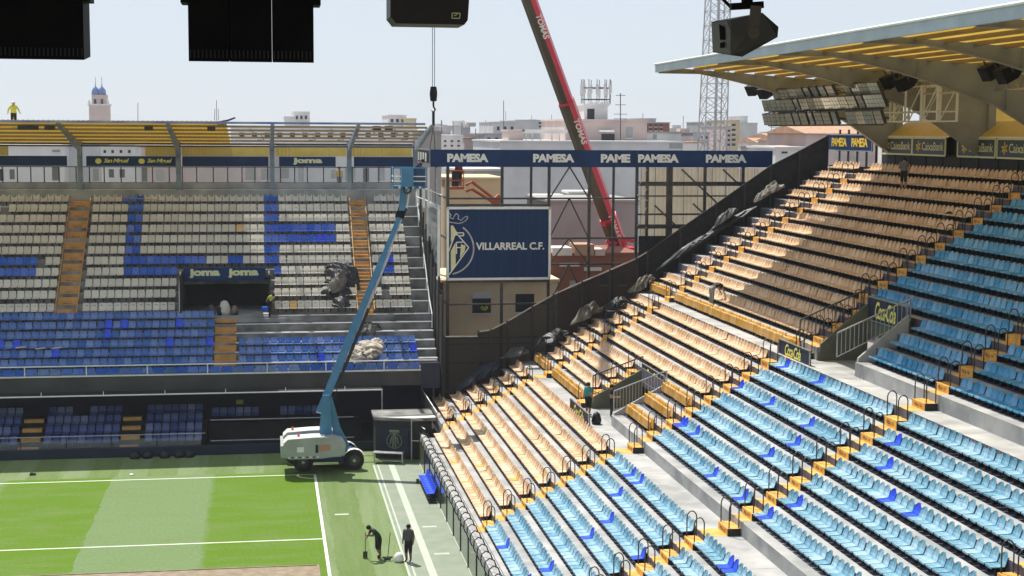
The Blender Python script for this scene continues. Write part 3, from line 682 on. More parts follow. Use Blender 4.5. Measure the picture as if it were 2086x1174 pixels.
# top: concrete back wall, glazing, navy panels, yellow sheets, columns, roof
YT = 24.75
MB().box(XL,8.1,jy(16)+.48,YT,14.0,15.15).build('top_wall', M['conc_d'], FS); MB().box(XL,8.1,YT-.15,YT+.1,14.6,15.62).build('top_parapet', M['conc_d'], FS)
x = -20.6; k = 0
while x < 7.6:
    ww = rs.choice((.9,1.0,1.15)); MB().box(x,x+.07,YT+.05,YT+.13,15.62,16.75).build('window_mullion', M['blk'], FS)
    MB().box(x+.075,x+ww-.01,YT+.08,YT+.09,15.66,16.72).build('window_pane', M['glass'], FS); x += ww
MB().box(XL,8.1,YT+.05,YT+.14,16.70,16.76).build('window_head', M['blk'], FS); MB().box(XL,8.1,YT+.04,YT+.15,15.60,15.66).build('window_sill', M['blk'], FS)
cols = [-15.3,-8.6,-2.1,3.35]
pan = [(-21.5,-16.2),(-14.9,-8.8),(-8.35,-2.35),(-1.6,2.4),(3.7,8.0)]
for a, c in pan:
    MB().box(a,c,YT-.02,YT+.04,16.78,17.48).build('navy_panel', M['navy'], FS)
def corr(b, x0, x1, y, z0, z1, p=.25, d=.04):
    x = x0; k = 0
    while x < x1-.01:
        xn = min(x+p/2, x1); b.face([(x,y+(d if k%2 else 0),z0),(xn,y+(0 if k%2 else d),z0),(xn,y+(0 if k%2 else d),z1),(x,y+(d if k%2 else 0),z1)]); x = xn; k += 1
for a, c in ((-21.5,-20.15),(-10.9,-8.8),(-8.4,-2.3),(-1.85,3.15),(3.55,7.9)):
    b = MB(); corr(b, a, c, YT+.25, 17.5, 18.25); b.build('yellow_sheet', M['yel_s'], FS)
def fz(y): return 18.35+(25.3-y)*.122
for x in cols+[8.1,-22]:
    o = MB().box(x-.17,x+.17,YT-.42,YT-.08,15.1,18.5).build('roof_column', mat('column_blue_grey', (.11,.17,.24), .5, c2=(.26,.30,.33), scale=.9) if x == cols[0] else bpy.data.materials['column_blue_grey'], FS)
    pp = [(24.33,17.3),(24.67,17.3),(24.9,18.3),(13.3,fz(13.3)-.06),(13.3,fz(13.3)-.22),(18.5,fz(18.5)-.42),(22.2,fz(22.2)-.62),(23.8,17.95)]
    b = MB(); b.prism(pp, x-.12, x+.12, 'x'); b.build('roof_bracket', bpy.data.materials['column_blue_grey'], FS)
b = MB(); x = -32.0; k = 0
while x < -5.05:
    xn = x+.15; d0, d1 = (0,.05) if k % 2 else (.05,0)
    b.face([(x,12.9,fz(12.9)+d0),(xn,12.9,fz(12.9)+d1),(xn,25.5,fz(25.5)+d1),(x,25.5,fz(25.5)+d0)]); x = xn; k += 1
FR = b.build('roof_sheeting', M['yel_f'], FS)
M['edge'] = mat('roof_edge_blue', (.10,.14,.36), .45, c2=(.3,.33,.42), scale=.6)
MB().box(-32,7.6,12.82,12.96,fz(12.9)-.14,fz(12.9)+.0).build('roof_edge_beam', M['edge'], FS)
for y in (14.6,16.6,18.6,20.6,22.6,24.6): MB().box(-32,7.9,y-.04,y+.04,fz(y)-.16,fz(y)-.02).build('roof_purlin', M['purlin'] if y < 24 else M['steel_d'], FS)
MB().tube([(-32,24.2,18.2),(8.0,24.2,18.2)], .07, 6).build('roof_tie', M['steel_d'], FS)
# a loose folded sheet at the torn edge of the roof
b = MB(); b.prism([(-5.6,fz(13.1)+.02),(-4.9,fz(13.1)+.16),(-4.45,fz(13.1)+.32),(-4.45,fz(13.1)+.24),(-4.9,fz(13.1)+.06),(-5.6,fz(13.1)-.03)], 13.0, 15.4, 'y'); b.build('bent_sheet', M['steel_d'], FS)
# floodlights on the stripped roof
for px in (515,620,678,762,808):
    p = at(px, 284, y=19); o = thing('roof_floodlight', 'grey floodlight on the stripped roof frame, number %s from the left' % {515:'one',620:'two',678:'three',762:'four',808:'five'}[px], 'floodlight', p, 'floodlights on the stripped roof')
    MB().box(-.42,.12,-.35,.35,.0,.10).xf(Matrix.Translation(p+V((0,0,.35))) @ Matrix.Rotation(1.05, 4, 'Y')).build('head', M['steel'], o)
    MB().tube([p+V((.1,0,.35)),p+V((.55,0,.3)),p+V((.75,0,-.02)),p+V((.3,0,-.05))], .03, 5).build('yoke', M['steel_d'], o)
for px in (768,792):
    p = at(px, 261, y=15); MB().box(p.x-.26,p.x+.26,p.y-.1,p.y+.1,p.z-.14,p.z+.14).build('junction_box', M['blk'], FS)
for a, c in ((-16.2,-15.6),(-10.1,-9.6),(-6.2,-5.7),(-17.8,-16.6)):
    MB().box(a,c,14.0,14.5,fz(14.2)-.42,fz(14.2)-.16).build('speaker_box', M['blk'], FS)
# white stepped end rail
for k in range(6):
    j = 16-2*k; y = jy(j)
    MB().tube([(8.05,y,JZ[j]-.4),(8.05,y,JZ[j]+.6),(8.05,y-1.76,JZ[max(j-2,0)]+.6),(8.05,y-1.76,JZ[max(j-2,0)]-.3)], .035, 5).build('end_rail', M['white'], FS)
for k in range(8): MB().box(8.30,8.34,9.2+k*1.95,11.1+k*1.95,1.0,9.0+k*.72).build('end_screen', M['net'], FS); MB().box(8.24,8.36,9.1+k*1.95,9.2+k*1.95,0,9.4+k*.72).build('end_post', M['blk'], FS)
# signs of the side grandstand
XA = V((1,0,0))
sign('beer_sign', 'navy sign with yellow script lettering twice, above the top left windows', 'sign', (-14.85,YT-.08,16.80), XA, UP, 5.9, .66, M['navy'], [('San Miguel',1.15,.14,1.7,.38,M['txt_y'],.02,.3,.85),('San Miguel',4.1,.14,1.7,.38,M['txt_y'],.02,.3,.85)])
for u in (.78,3.72):
    o = MB(); c = V((-14.85+u,YT-.12,17.13)); o.face([c+V((.22*math.cos(t*.524),0,.19*math.sin(t*.524))) for t in range(12)])
    o.build('beer_emblem', M['txt_y'], bpy.data.objects['beer_sign'])
sign('sportswear_sign', 'navy sign with one yellow word beside the glazing at the top right', 'sign', (-1.55,YT-.08,16.80), XA, UP, 3.9, .68, M['navy'], [('joma',.9,.10,2.1,.50,M['txt_p'],.055,0,.95)])
p0 = at(374,573,y=16.2); p1 = at(541,545,y=16.2)
sign('tunnel_sign', 'navy sign with two yellow words over the dark tunnel in the stand', 'sign', (p0.x,16.2,p0.z), XA, UP, p1.x-p0.x, p1.z-p0.z, M['navy'], [('joma',.35,.18,2.0,.62,M['txt_p'],.055,0,.95),('joma',2.85,.18,2.0,.62,M['txt_p'],.055,0,.95)], t=.3)
for px in (366,548):
    p = at(px,590,y=15.0); MB().tube([(p.x,14.6,7.2),(p.x,14.6,9.0),(p.x,16.2,10.1)], .04, 6).build('tunnel_rail', M['white'], FS)
MB().box(TX0,TX1+1,14.0,14.12,6.93,7.22).build('tunnel_front_wall', M['conc_d'], FS)
# ------------------------------------------------------------------ scoreboard corner
TY = 12.0
FRM = thing('corner_steel_frame', 'tall black steel frame carrying the scoreboard between the two grandstands', 'steel frame', (18,TY,0))
for x, zb in ((8.96,0),(12.48,0),(15.56,0),(18.23,0),(21.40,0),(22.1,0),(23.6,0),(26.0,0),(28.6,0),(30.5,0)):
    MB().box(x-.09 if x not in (23.6,) else x-.2,x+.09 if x != 23.6 else x+.2,TY-.09,TY+.09,zb,17.1).build('post', M['steel_d'], FRM)
for x in (7.9,8.96,15.56,21.4): MB().box(x-.08,x+.08,18.7,18.86,0,17.1).build('post', M['steel_d'], FRM)
for z, a, c, h in ((15.05,8.96,21.4,.12),(14.62,8.96,15.56,.16),(12.45,15.56,21.4,.12),(10.75,15.56,21.4,.12),(8.2,8.96,15.6,.10),(6.0,8.5,15.5,.1),(16.0,21.4,29.8,.28),(15.2,21.4,29,.1),(14.0,21.4,28.4,.12),(13.2,21.4,27.4,.28),(9.7,8.96,15.56,.2)):
    MB().box(a,c,TY-.06,TY+.06,z-h/2,z+h/2).build('beam', M['steel_d'], FRM)
for z in (15.05,12.45,8.2): MB().bar((8.96,TY,z),(8.96,18.8,z),.1).build('beam', M['steel_d'], FRM)
for z0, z1 in ((15.05,17.1),(12.45,15.05),(10.75,12.45),(8.0,10.75)):
    for x in (15.6,18.2): MB().bar((16.9,TY-.02,z1),(x,TY-.02,z0),.09).build('brace', M['steel_d'], FRM)
for a, c in (((24.4,16.95),(27.0,14.6)),((27.2,16.95),(29.4,15.0)),((22.6,14.6),(25.0,12.4)),((25.2,14.7),(27.6,12.6))): MB().bar((a[0],TY-.03,a[1]),(c[0],TY-.03,c[1]),.1).build('brace', M['steel_d'], FRM)
for k in range(6): MB().bar((21.45,TY-.1,9.5+k*1.25),(22.05,TY-.1,10.7+k*1.25 if k%2 else 8.3+k*1.25+2.4),.05).build('brace', M['steel'], FRM)
for z in (9.2,11.8,14.9): MB().bar((21.4,TY-.1,z+.4),(22.1,TY-.1,z),.07).build('brace', M['steel'], FRM)
# walkway with white rails left of the scoreboard
for z in (14.75,15.5): MB().tube([(8.6,TY-.1,z-.25),(7.75,15.5,z+.1),(7.6,18.5,z+.15)], .035, 5).build('walkway_rail', M['white'], FRM)
for y, x in ((12.0,8.58),(14,8.1),(16,7.72),(18.4,7.6)): MB().bar((x,y,14.4),(x,y,15.6),.05).build('walkway_post', M['white'], FRM)
for x, y in ((7.55,13.2),(7.9,13.6),(8.35,13.0)): MB().bar((x,y,14.4),(x,y,17.0),.12).build('bright_strut', M['white'] if x < 8 else M['steel'], FRM)
# banner bands
def band(lb, x0, x1, texts, z0=17.08, z1=18.18, y=TY-.12):
    return sign('sponsor_banner', lb, 'banner', (x0,y,z0), XA, UP, x1-x0, z1-z0, M['navy'], texts, 'navy sponsor banners on the corner frame', t=.25)
def tx(body, a, c, x0, m='txt_w'):
    xa = at(a,318,y=TY-.12).x; xc = at(c,318,y=TY-.12).x; return (body, xa-x0, .30, xc-xa, .55, M[m], .055, 0, .95)
band('long navy banner with pale letters above the scoreboard', 7.85, 21.36, [tx('PAMESA',911,995,7.85), tx('PAMESA',1086,1170,7.85), tx('PAME',1224,1284,7.85)])
band('shorter navy banner with pale letters above the dark netting', 21.42, 30.57, [tx('PAMESA',1300,1383,21.42), tx('PAMESA',1438,1521,21.42)])
o = sign('side_banner', 'weathered grey banner on the left return of the corner frame', 'banner', (7.7,18.8,17.25), (0.02,-1,0), UP, 6.6, .9, M['navy_d'], [], t=.1, border=(.08,M['steel']))
for k in range(4): MB().box(7.66,7.69,13.0+k*1.5,13.7+k*1.5,17.4,17.95).build('pale_patch', M['txt_w'], o)
# scoreboard
SB = thing('scoreboard', 'big navy scoreboard with half a club crest and pale lettering in a white frame', 'scoreboard', (12.2,11.9,9.85))
MB().box(8.96,15.58,11.86,12.0,9.86,14.42).build('screen', mat('scoreboard_screen', (.005,.027,.088), .5, c2=(.008,.036,.115), scale=1, stretch=(6,1,.3), spec=.12), SB)
for a, c in (((8.9,9.86),(15.64,9.86)),((15.60,9.86),(15.60,14.46)),((15.64,14.44),(8.9,14.44)),((8.94,14.46),(8.94,9.86))): MB().bar((a[0],11.84,a[1]),(c[0],11.84,c[1]),.15,.14,up=(0,1,0)).build('frame_bar', M['white'], SB)
def c7(u, v, y=11.85): return at(850+u*.2897, 280+v*.2897, y=y)
p = c7(412,793); q = c7(893,737)
text_mesh('VILLARREAL C.F.', q.x-p.x, q.z-p.z, XA, UP, (p.x,11.85,p.z), M['txt_w'], .03, 0, .006, 'lettering', SB, spacing=.98)
cr = thing
def stroke(b, pts, wd, y=11.84):
    for s, e in zip(pts[:-1], pts[1:]): b.bar(c7(*s, y=y), c7(*e, y=y), wd, .012, up=(0,1,0))
b = MB(); stroke(b, [(215+182*math.sin(t), 782-182*math.cos(t)) for t in [.62+k*(2.95-.62)/14 for k in range(15)]], .10); b.build('crest_ring', M['steel'], SB)
b = MB(); stroke(b, [(222,800),(270,672),(326,672),(326,692),(290,692),(362,775),(224,966)], .07, 11.835); stroke(b, [(276,820),(276,738),(322,738)], .07, 11.835); stroke(b, [(276,775),(306,775)], .07, 11.835); b.build('crest_outline', M['txt_w'], SB)
for pl in ([(270,738),(270,905),(236,950),(236,800)],[(308,752),(340,762),(334,800),(300,848)],[(236,620),(252,620),(292,690),(264,690),(236,740)]): MB().face([c7(*u, y=11.838) for u in pl]).build('crest_stripe', M['txt_p'], SB)
b = MB(); stroke(b, [(222,530),(238,545),(228,562),(250,575),(262,552),(275,535),(292,552),(285,572),(310,585),(328,565),(345,555),(357,562),(345,582),(322,598),(290,606),(224,596)], .06); b.build('crest_crown', M['steel'], SB)
MB().box(8.42,8.5,12.15,18.6,9.9,14.38).build('side_screen', mat('grey_side_screen', (.22,.24,.27), .2, c2=(.40,.41,.41), scale=1.2, stretch=(1,.2,2.2), spec=.8), SB)
for a, c in (((12.1,9.86),(18.7,9.86)),((12.1,9.86),(12.1,14.42)),((12.1,14.42),(18.7,14.42)),((18.7,9.86),(18.7,14.42))): MB().bar((8.40,a[0],a[1]),(8.40,c[0],c[1]),.16).build('frame_bar', M['white'], SB)
# dark debris netting along the end of the grandstand
def gz(x):
    for (t, i) in ROWS:
        x0, x1, zf = NXT[(t, i)]
        if x0 <= x < x1: return zf
    return 1.2 if x < 8 else 16.8
NT = thing('debris_netting', 'black debris netting on posts stepping up along the end of the grandstand', 'netting', (20,9.1,2))
tops = [(8.4,6.52),(10.55,6.50),(10.57,6.8),(11.35,6.9),(12.4,7.42),(14.0,8.34),(15.36,9.1),(17.2,9.88),(19.0,10.62),(20.72,11.35),(21.45,11.78),(23.6,13.25),(25.9,14.8),(27.8,16.1),(29.5,17.26),(31.4,18.2),(33.4,19.26)]
for (xa, za), (xb, zb) in zip(tops[:-1], tops[1:]):
    if xb-xa < .1: continue
    MB().prism([(xa+.02,gz(xa)-.7),(xb-.02,gz(xb-.05)-.7),(xb-.02,zb),(xa+.02,za)], 9.10, 9.12, 'y').build('net_panel', M['net'] if xa > 21 else M['net_l'], NT)
    MB().bar((xa,9.05,gz(xa)-.7),(xa,9.05,za+.05),.12).build('post', M['blk'], NT)
    MB().bar((xa,9.05,za),(xb,9.05,zb),.07).build('top_rail', M['steel'] if xa < 21 else M['blk'], NT)
for z, a, c in ((6.0,8.4,14),(4.8,8.4,11.5),(8.2,15,19)): MB().bar((a,9.2,z),(c,9.2,z),.07).build('rail', M['blk'], NT)
MB().box(21.5,23.35,11.7,11.72,6.5,12.6).build('net_panel', M['net'], NT); MB().box(23.4,25.4,11.7,11.72,6.5,12.6).build('net_panel', M['net'], NT)
MB().box(30.6,33.3,9.2,9.3,16.6,17.1).build('rail', M['conc_s'], NT)
# tarpaulins
M['tarp'] = mat('black_tarpaulin', (.008,.009,.011), .5, c2=(.016,.018,.021), scale=3, bump=.35, bscale=4, spec=.35)
M['tarp_b'] = mat('blue_black_tarpaulin', (.014,.020,.032), .5, c2=(.024,.032,.045), scale=2, bump=.35, bscale=4, spec=.35)
M['tarp_g'] = mat('beige_tarpaulin', (.20,.175,.14), .65, c2=(.05,.045,.037), scale=1.6, bump=.35, bscale=5)
M['tarp_k'] = mat('grey_tarpaulin', (.03,.03,.03), .55, c2=(.11,.105,.095), scale=1.4, bump=.35, bscale=5)
def tarp(label, path, w, h, m, seed=0, amp=.3, sub=34):
    path = [V(p) for p in path]; b = MB(); L = len(path)-1; n = 31; N = sub*L; vs = []
    for i in range(N+1):
        s = i/N*L; k = min(int(s), L-1); p = path[k].lerp(path[k+1], s-k); d = (path[k+1]-path[k]).normalized(); sd = d.cross(V((0,0,1))).normalized()
        tp = max(.1, min(1, .2+2.4*min(i, N-i)/N+.35*noise.noise(V((s*2.2, seed*3, 1)))))
        for j in range(n):
            v = j/(n-1); a = math.pi*v; x = s*2.0+seed*7.3; y = v*3.2
            wx = x+.5*noise.noise(V((x*.8, y*.8, seed+2))); wy = y+.5*noise.noise(V((x*.8, y*.8, seed+8)))
            f = 1-abs(noise.noise(V((wx*1.5+wy*1.1, wy*.55, seed))))*2.2; f2 = 1-abs(noise.noise(V((wx*2.7-wy*1.6, wy*1.1+wx, seed+4))))*2.2   # sharp ridges between slack hollows
            g = noise.noise(V((x*.7, y*.6, seed+5)))
            rr = (.70+.5*amp*g+.34*f*amp*1.6+.2*f2*amp*1.6)*tp
            vs.append(p+sd*(-math.cos(a)*w*rr*(1.25-.25*math.sin(a)))+d*((g+.4*f2)*amp*w*.55)+V((0,0,math.sin(a)**.75*h*rr*.78+.02)))
    fs = [(i*n+j, i*n+j+1, (i+1)*n+j+1, (i+1)*n+j) for i in range(N) for j in range(n-1)]
    b.mesh(vs, fs); return b.own('tarpaulin', m, label, 'tarpaulin', 'crumpled tarpaulins on the stands', smooth=True)
def rp(px, py, y): # point on the grandstand end at given y
    return at(px, py, y=y)
tarp('blue black tarpaulin heaped at the lowest corner rows of the goal end stand', [(9.0,8.3,3.1),(10.4,8.2,4.0),(12.0,8.2,4.9)], .9, .75, M['tarp_b'], 1)
tarp('grey flap of tarpaulin over the seats near the lowest corner', [(11.8,7.9,5.2),(12.9,7.9,5.5),(13.6,7.8,5.6)], .75, .6, M['tarp_k'], 2)
tarp('glossy black tarpaulin bundle above the folded gold seats', [(13.4,8.0,5.7),(14.8,7.7,6.3),(16.0,7.6,6.8)], .85, .75, M['tarp'], 3, .45)
tarp('beige and brown crumpled tarpaulin at mid height of the stand end', [(16.2,7.7,7.3),(17.3,7.6,7.9),(18.2,7.2,8.2)], .8, .95, M['tarp_g'], 4, .5)
tarp('dark tarpaulin lump just right of the beige heap', [(18.0,7.4,8.1),(19.0,7.0,8.5),(19.7,6.6,8.7)], .75, .75, M['tarp'], 5, .4)
tarp('pale grey tarpaulin standing up beside the upper gold seats', [(20.0,8.2,9.2),(20.9,7.9,9.5),(21.5,7.7,10.0)], .7, .95, M['tarp_g'], 6, .55)
tarp('long black tarpaulin roll lying down the end of the upper rows', [(21.8,8.3,10.6),(24.0,8.3,12.0),(26.3,8.2,13.4),(28.6,8.1,14.8)], .42, .55, M['tarp'], 7, .4)
tarp('grey tarpaulin fold halfway up the upper end rows', [(25.3,8.0,13.2),(26.2,8.0,13.9),(27.0,7.9,14.4)], .45, .6, M['tarp_k'], 8, .5)
tarp('light beige tarpaulin at the top end of the black roll', [(28.0,7.9,14.9),(29.0,7.8,15.5),(29.9,7.6,15.9)], .5, .75, M['tarp_g'], 9, .55)
def fp(px, py, j): return at(px, py, y=jy(j)-.1)
tarp('tall black and beige tarpaulin heap on the white seats by the aisle', [fp(700,632,6),fp(690,598,8),fp(697,565,9),fp(702,543,10)], 1.0, 1.05, M['tarp'], 10, .5)
tarp('beige fold of tarpaulin across the black heap by the aisle', [fp(672,600,7),fp(688,588,8),fp(708,575,8)], .5, 1.25, M['tarp_g'], 14, .5)
tarp('black tarpaulin spilling down the bare rows beside the lift boom', [fp(735,655,5),fp(748,680,4),fp(765,695,3)], .85, .8, M['tarp_k'], 11, .5)
tarp('beige tarpaulin spread over the blue front seats behind the lift boom', [fp(775,690,3),fp(752,712,2),fp(725,735,1),fp(715,742,0)], .95, .75, mat('pale_beige_tarpaulin', (.42,.37,.29), .65, c2=(.22,.19,.15), scale=1.6, bump=.35), 12, .55)
# corrugated sheets behind the right bay of the frame
M['sheet'] = mat('pale_corrugated_sheet', (.42,.36,.26), .6, c2=(.50,.44,.33), scale=.8, transl=.4)
o = thing('corrugated_screen', 'pale corrugated sheet wall behind the right bay of the frame', 'sheet wall', (26,14,0)); x = 22.2
while x < 31:
    b = MB(); corr(b, x, x+.92, 14, 6, 17.0, .3, .05); b.build('sheet', M['sheet'], o); MB().box(x-.05,x,13.95,14.0,6,17).build('batten', M['conc'], o); x += .98
# ------------------------------------------------------------------ buildings
PAL = {'white':(.68,.665,.64),'pale':(.58,.575,.57),'grey':(.36,.36,.355),'pink':(.55,.44,.40),'cream':(.60,.49,.31),'beige':(.78,.61,.39),'brick':(.24,.09,.06),'brown':(.31,.30,.28),'lilac':(.42,.39,.41),'terra':(.42,.25,.16),'dgrey':(.22,.22,.22)}
for k, c in PAL.items(): M['b_'+k] = mat('wall_'+k, tuple(v*.9 for v in c), .9, c2=tuple(min(1, v*1.1) for v in c), scale=.35, detail=9, bump=.1)
M['win'] = mat('window_dark', (.012,.013,.015), .4, c2=(.03,.03,.032), scale=.8, spec=.4)
M['winl'] = mat('window_shutter', (.30,.30,.30), .6, c2=(.38,.37,.36), scale=2)
M['tile'] = mat('roof_tile', (.36,.20,.12), .85, c2=(.48,.30,.19), scale=1.5, detail=9, bump=.4, stretch=(4,1,1))
def bld(name, label, px0, px1, pt, y, col, depth=12, wins=(), roof=None, z0=-.3, cat='building', extra=None, zb=None):
    a = at(px0, pt, y=y); c = at(px1, pt, y=y); zt = (a.z+c.z)/2
    o = thing(name, label, cat, ((a.x+c.x)/2, y, z0)); MB().box(a.x, c.x, y, y+depth, zb if zb is not None else z0, zt).build('wall', M['b_'+col], o)
    MB().box(a.x-.12, c.x+.12, y-.12, y+depth+.1, zt, zt+.18).build('parapet', M['b_'+(roof or col)], o)
    if name == 'street_row': wins = [(u0+rs.uniform(-3,3), u1+rs.uniform(-3,6), v0+rs.uniform(-2,6), v1+rs.uniform(-3,4), rs.choice(('win','winl','winl','b_brown'))) for u0, u1, v0, v1 in wins if rs.random() < .55]
    for u0, u1, v0, v1, *mm in wins:
        p = at(u0, v1, y=y); q = at(u1, v0, y=y)
        wo = MB().box(p.x, q.x, y-.04, y+.1, p.z, q.z).build('window', M[mm[0]] if mm else M['win'], o)
        MB().box(p.x-.06, q.x+.06, y-.12, y-.045, p.z-.1, p.z).build('sill', M['b_white'], wo)
    return o
def wgrid(x0, x1, y0, y1, nx, ny, fw=.5, fh=.55):
    return [(x0+(x1-x0)*(i+.5-fw/2)/nx, x0+(x1-x0)*(i+.5+fw/2)/nx, y0+(y1-y0)*(j+.5-fh/2)/ny, y0+(y1-y0)*(j+.5+fh/2)/ny) for i in range(nx) for j in range(ny)]
def pole(label, px, p0, p1, y, r=.05, arms=()):
    a = at(px, p0, y=y); c = at(px, p1, y=y); o = thing('aerial', label, 'aerial', a, 'aerials on the roofs'); MB().tube([a, c], r, 5).build('mast', M['steel_d'], o)
    for t, wd in arms: q = a.lerp(c, t); MB().bar(q-V((wd,0,0)), q+V((wd,0,0)), r*1.1).build('arm', M['steel_d'], o)
# just behind the frame
o = bld('beige_house', 'plain beige house with two windows below the scoreboard', 903, 1136, 575, 17, 'beige', 9, [(1050,1088,599,636),(962,1000,606,638)])
MB().box(at(962,600,y=17).x,at(1000,600,y=17).x,16.85,17,at(962,608,y=17).z,at(962,597,y=17).z).build('shutter_box', M['b_white'], o)
bld('cream_house', 'cream house with a grey upper band behind the orange lift', 906, 1024, 366, 34, 'cream', 9, [(922,955,416,436,'winl')])
bld('grey_block', 'grey rendered block above the cream house', 930, 1024, 348, 44, 'grey', 8, [(945,985,349,364,'winl')], 'pale')
bld('long_wall_building', 'long pale grey windowless building behind the crane boom', 1020, 1392, 291, 62, 'pale', 20, [(1364,1390,292,303,'winl')])
bld('brown_wall_building', 'brown grey concrete wall building behind the frame bracing', 1116, 1300, 412, 36, 'brown', 10)
bld('brick_house', 'red brick house with white air conditioner at the foot of the crane', 1118, 1300, 520, 21, 'brick', 7, [(1160,1172,572,584,'winl'),(1222,1236,560,580),(1262,1276,560,580)], 'brick')
for u0, u1, v0, v1, mm in ((1125,1165,505,521,'b_white'),(1170,1210,498,521,'b_terra'),(1212,1232,508,521,'b_pink'),(1140,1180,536,543,'b_white'),(1190,1225,545,552,'b_pale')): p = at(u0,v1,y=20.9); q = at(u1,v0,y=20.9); MB().box(p.x,q.x,20.8,23,p.z,q.z).build('parapet_block', M[mm], bpy.data.objects['brick_house'])
o = bld('white_shed', 'low white flat-roofed shed under the crane boom', 1160, 1225, 394, 46.2, 'white', 3, [(1171,1186,398,411),(1205,1216,398,411)], zb=12)
bld('white_canopy', 'thin white canopy left of the flat-roofed shed', 1090, 1150, 402, 46.5, 'white', 3, zb=13.6)
bld('cream_annex', 'narrow cream annex right of the beige house', 1118, 1140, 540, 24, 'cream', 5)
bld('pink_terrace_house', 'pink rooftop house with a brown window and white awning', 1152, 1318, 247, 70, 'pink', 14, [(1225,1252,273,289,'win'),(1275,1289,259,281,'winl')])
a0 = at(1221,269,y=69.2); MB().box(a0.x,a0.x+1.5,68.9,69.9,a0.z,a0.z+.2).build('awning', M['white'], bpy.data.objects['pink_terrace_house'])
o = bld('lift_core', 'white rooftop tower under a ring of phone antennas', 1190, 1238, 215, 71, 'white', 6, [(1196,1211,222,246,'win')])
ANT = thing('phone_antenna_ring', 'ring of white phone antennas on the rooftop tower', 'antennas', at(1214,214,y=73))
ac = at(1214,205,y=73)
for k in range(11):
    a = 2*math.pi*k/11; q = ac+V((math.cos(a)*1.55,math.sin(a)*1.5,0)); h = rs.uniform(.6,1.0); zo = rs.uniform(.5,1.2)
    MB().box(q.x-.13,q.x+.13,q.y-.08,q.y+.08,q.z+zo-.3,q.z+zo+h).build('antenna_panel', M['b_pale'], ANT); MB().bar(q-V((0,0,.4)),q+V((0,0,2.2)),.06).build('pole', M['steel_d'], ANT)
for z in (.1,1.3): MB().tube([ac+V((math.cos(t*.4488)*1.5,math.sin(t*.4488)*1.5,z)) for t in range(15)], .05, 5).build('ring', M['steel_d'], ANT)
for k in range(4): q = ac+V((-.9+.6*k,-1.6,-.35)); MB().tube([q,q+V((0,.25,0))],.28,10).build('dish', M['white'], ANT)
bld('pergola_house', 'pinkish rooftop hut under a white pergola', 1036, 1066, 268, 66, 'pink', 4); o = bld('pergola', 'white rooftop pergola on thin posts', 1066, 1155, 268, 66, 'white', 4, zb=at(1100,272,y=66).z)
for px in (1072,1085,1102,1125,1140): q = at(px,272,y=66); MB().bar((q.x,66.1,q.z),(q.x,66.1,q.z-1.2),.1).build('post', M['b_white'], o)
bld('grey_roof_house', 'pale house with flat grey awning right of the pink house', 1318, 1388, 272, 72, 'white', 10, [(1330,1338,274,284,'winl')], 'grey')
# skyline
import itertools
fb = [(878,889,262,300,'pale'),(889,899,268,280,'lilac'),(918,931,266,190,'white'),(930,946,269,260,'pink'),(948,958,258,300,'grey'),(976,988,283,240,'pale'),(992,1006,262,300,'white'),(1018,1034,256,330,'lilac'),(1038,1056,263,260,'pink'),(1070,1090,255,340,'white'),(1090,1104,264,250,'cream'),(1112,1126,257,320,'pale'),(1128,1150,266,240,'white'),(1296,1312,262,260,'white'),(1362,1378,263,270,'pale'),(1376,1398,270,240,'pink'),(1396,1414,281,300,'white'),(1458,1474,262,320,'white'),(1540,1556,281,280,'pale'),(1556,1578,284,250,'pink'),(1606,1622,283,300,'white'),(1624,1642,276,260,'lilac')]
ordn = ['first','second','third','fourth','fifth','sixth','seventh','eighth','ninth','tenth','eleventh','twelfth','thirteenth','fourteenth','fifteenth','sixteenth','seventeenth','eighteenth','nineteenth','twentieth','twenty-first','twenty-second']
for k, (u0, u1, vt, yd, cl) in enumerate(fb):
    o = bld('skyline_block', ordn[k]+' from the left of the small pale blocks along the far skyline', u0, u1, vt, yd, cl, 14, wgrid(u0+1,u1-1,vt+3,vt+30,max(2,int((u1-u0)/5)),4,.45,.5)); o['group'] = 'small blocks along the far skyline'
    a = at(u0+(u1-u0)*.3, vt, y=yd+4); MB().box(a.x,a.x+2.2,yd+3,yd+6,a.z,a.z+rs.uniform(.8,2.0)).build('roof_hut', M['b_'+cl], o)
    if k % 2: MB().bar(a+V((1,0,0)), a+V((1,0,rs.uniform(2.5,4.5))), .1).build('aerial', M['steel_d'], o)
bld('brick_apartment', 'distant brick apartment block with pale windows', 1318, 1364, 251, 190, 'brick', 20, wgrid(1320,1352,252,268,3,2,.55,.6), 'lilac'); bld('apartment_tower_part', 'pale stepped top of the distant brick block', 1305, 1336, 243, 200, 'lilac', 14)
bld('stepped_tower_block', 'tall pale windowless apartment block right of the lattice mast', 1507, 1543, 252, 230, 'pale', 25); bld('stepped_tower_block', 'narrow top core of the tall pale apartment block', 1507, 1523, 238, 236, 'pale', 10); bld('cream_apartment', 'cream apartment block with balconies left of the pale tower', 1488, 1507, 246, 226, 'cream', 18, wgrid(1489,1500,250,300,1,5,.7,.5)); bld('pink_apartment', 'pinkish block directly behind the lattice mast', 1478, 1490, 258, 215, 'pink', 18, wgrid(1480,1489,262,300,1,4,.6,.5))
bld('lilac_apartment', 'lilac grey block left of the lattice mast', 1412, 1445, 271, 190, 'lilac', 18, wgrid(1426,1444,274,300,2,2,.4,.5)); bld('mast_block', 'grey block seen through the lattice mast', 1444, 1478, 250, 240, 'grey', 18)
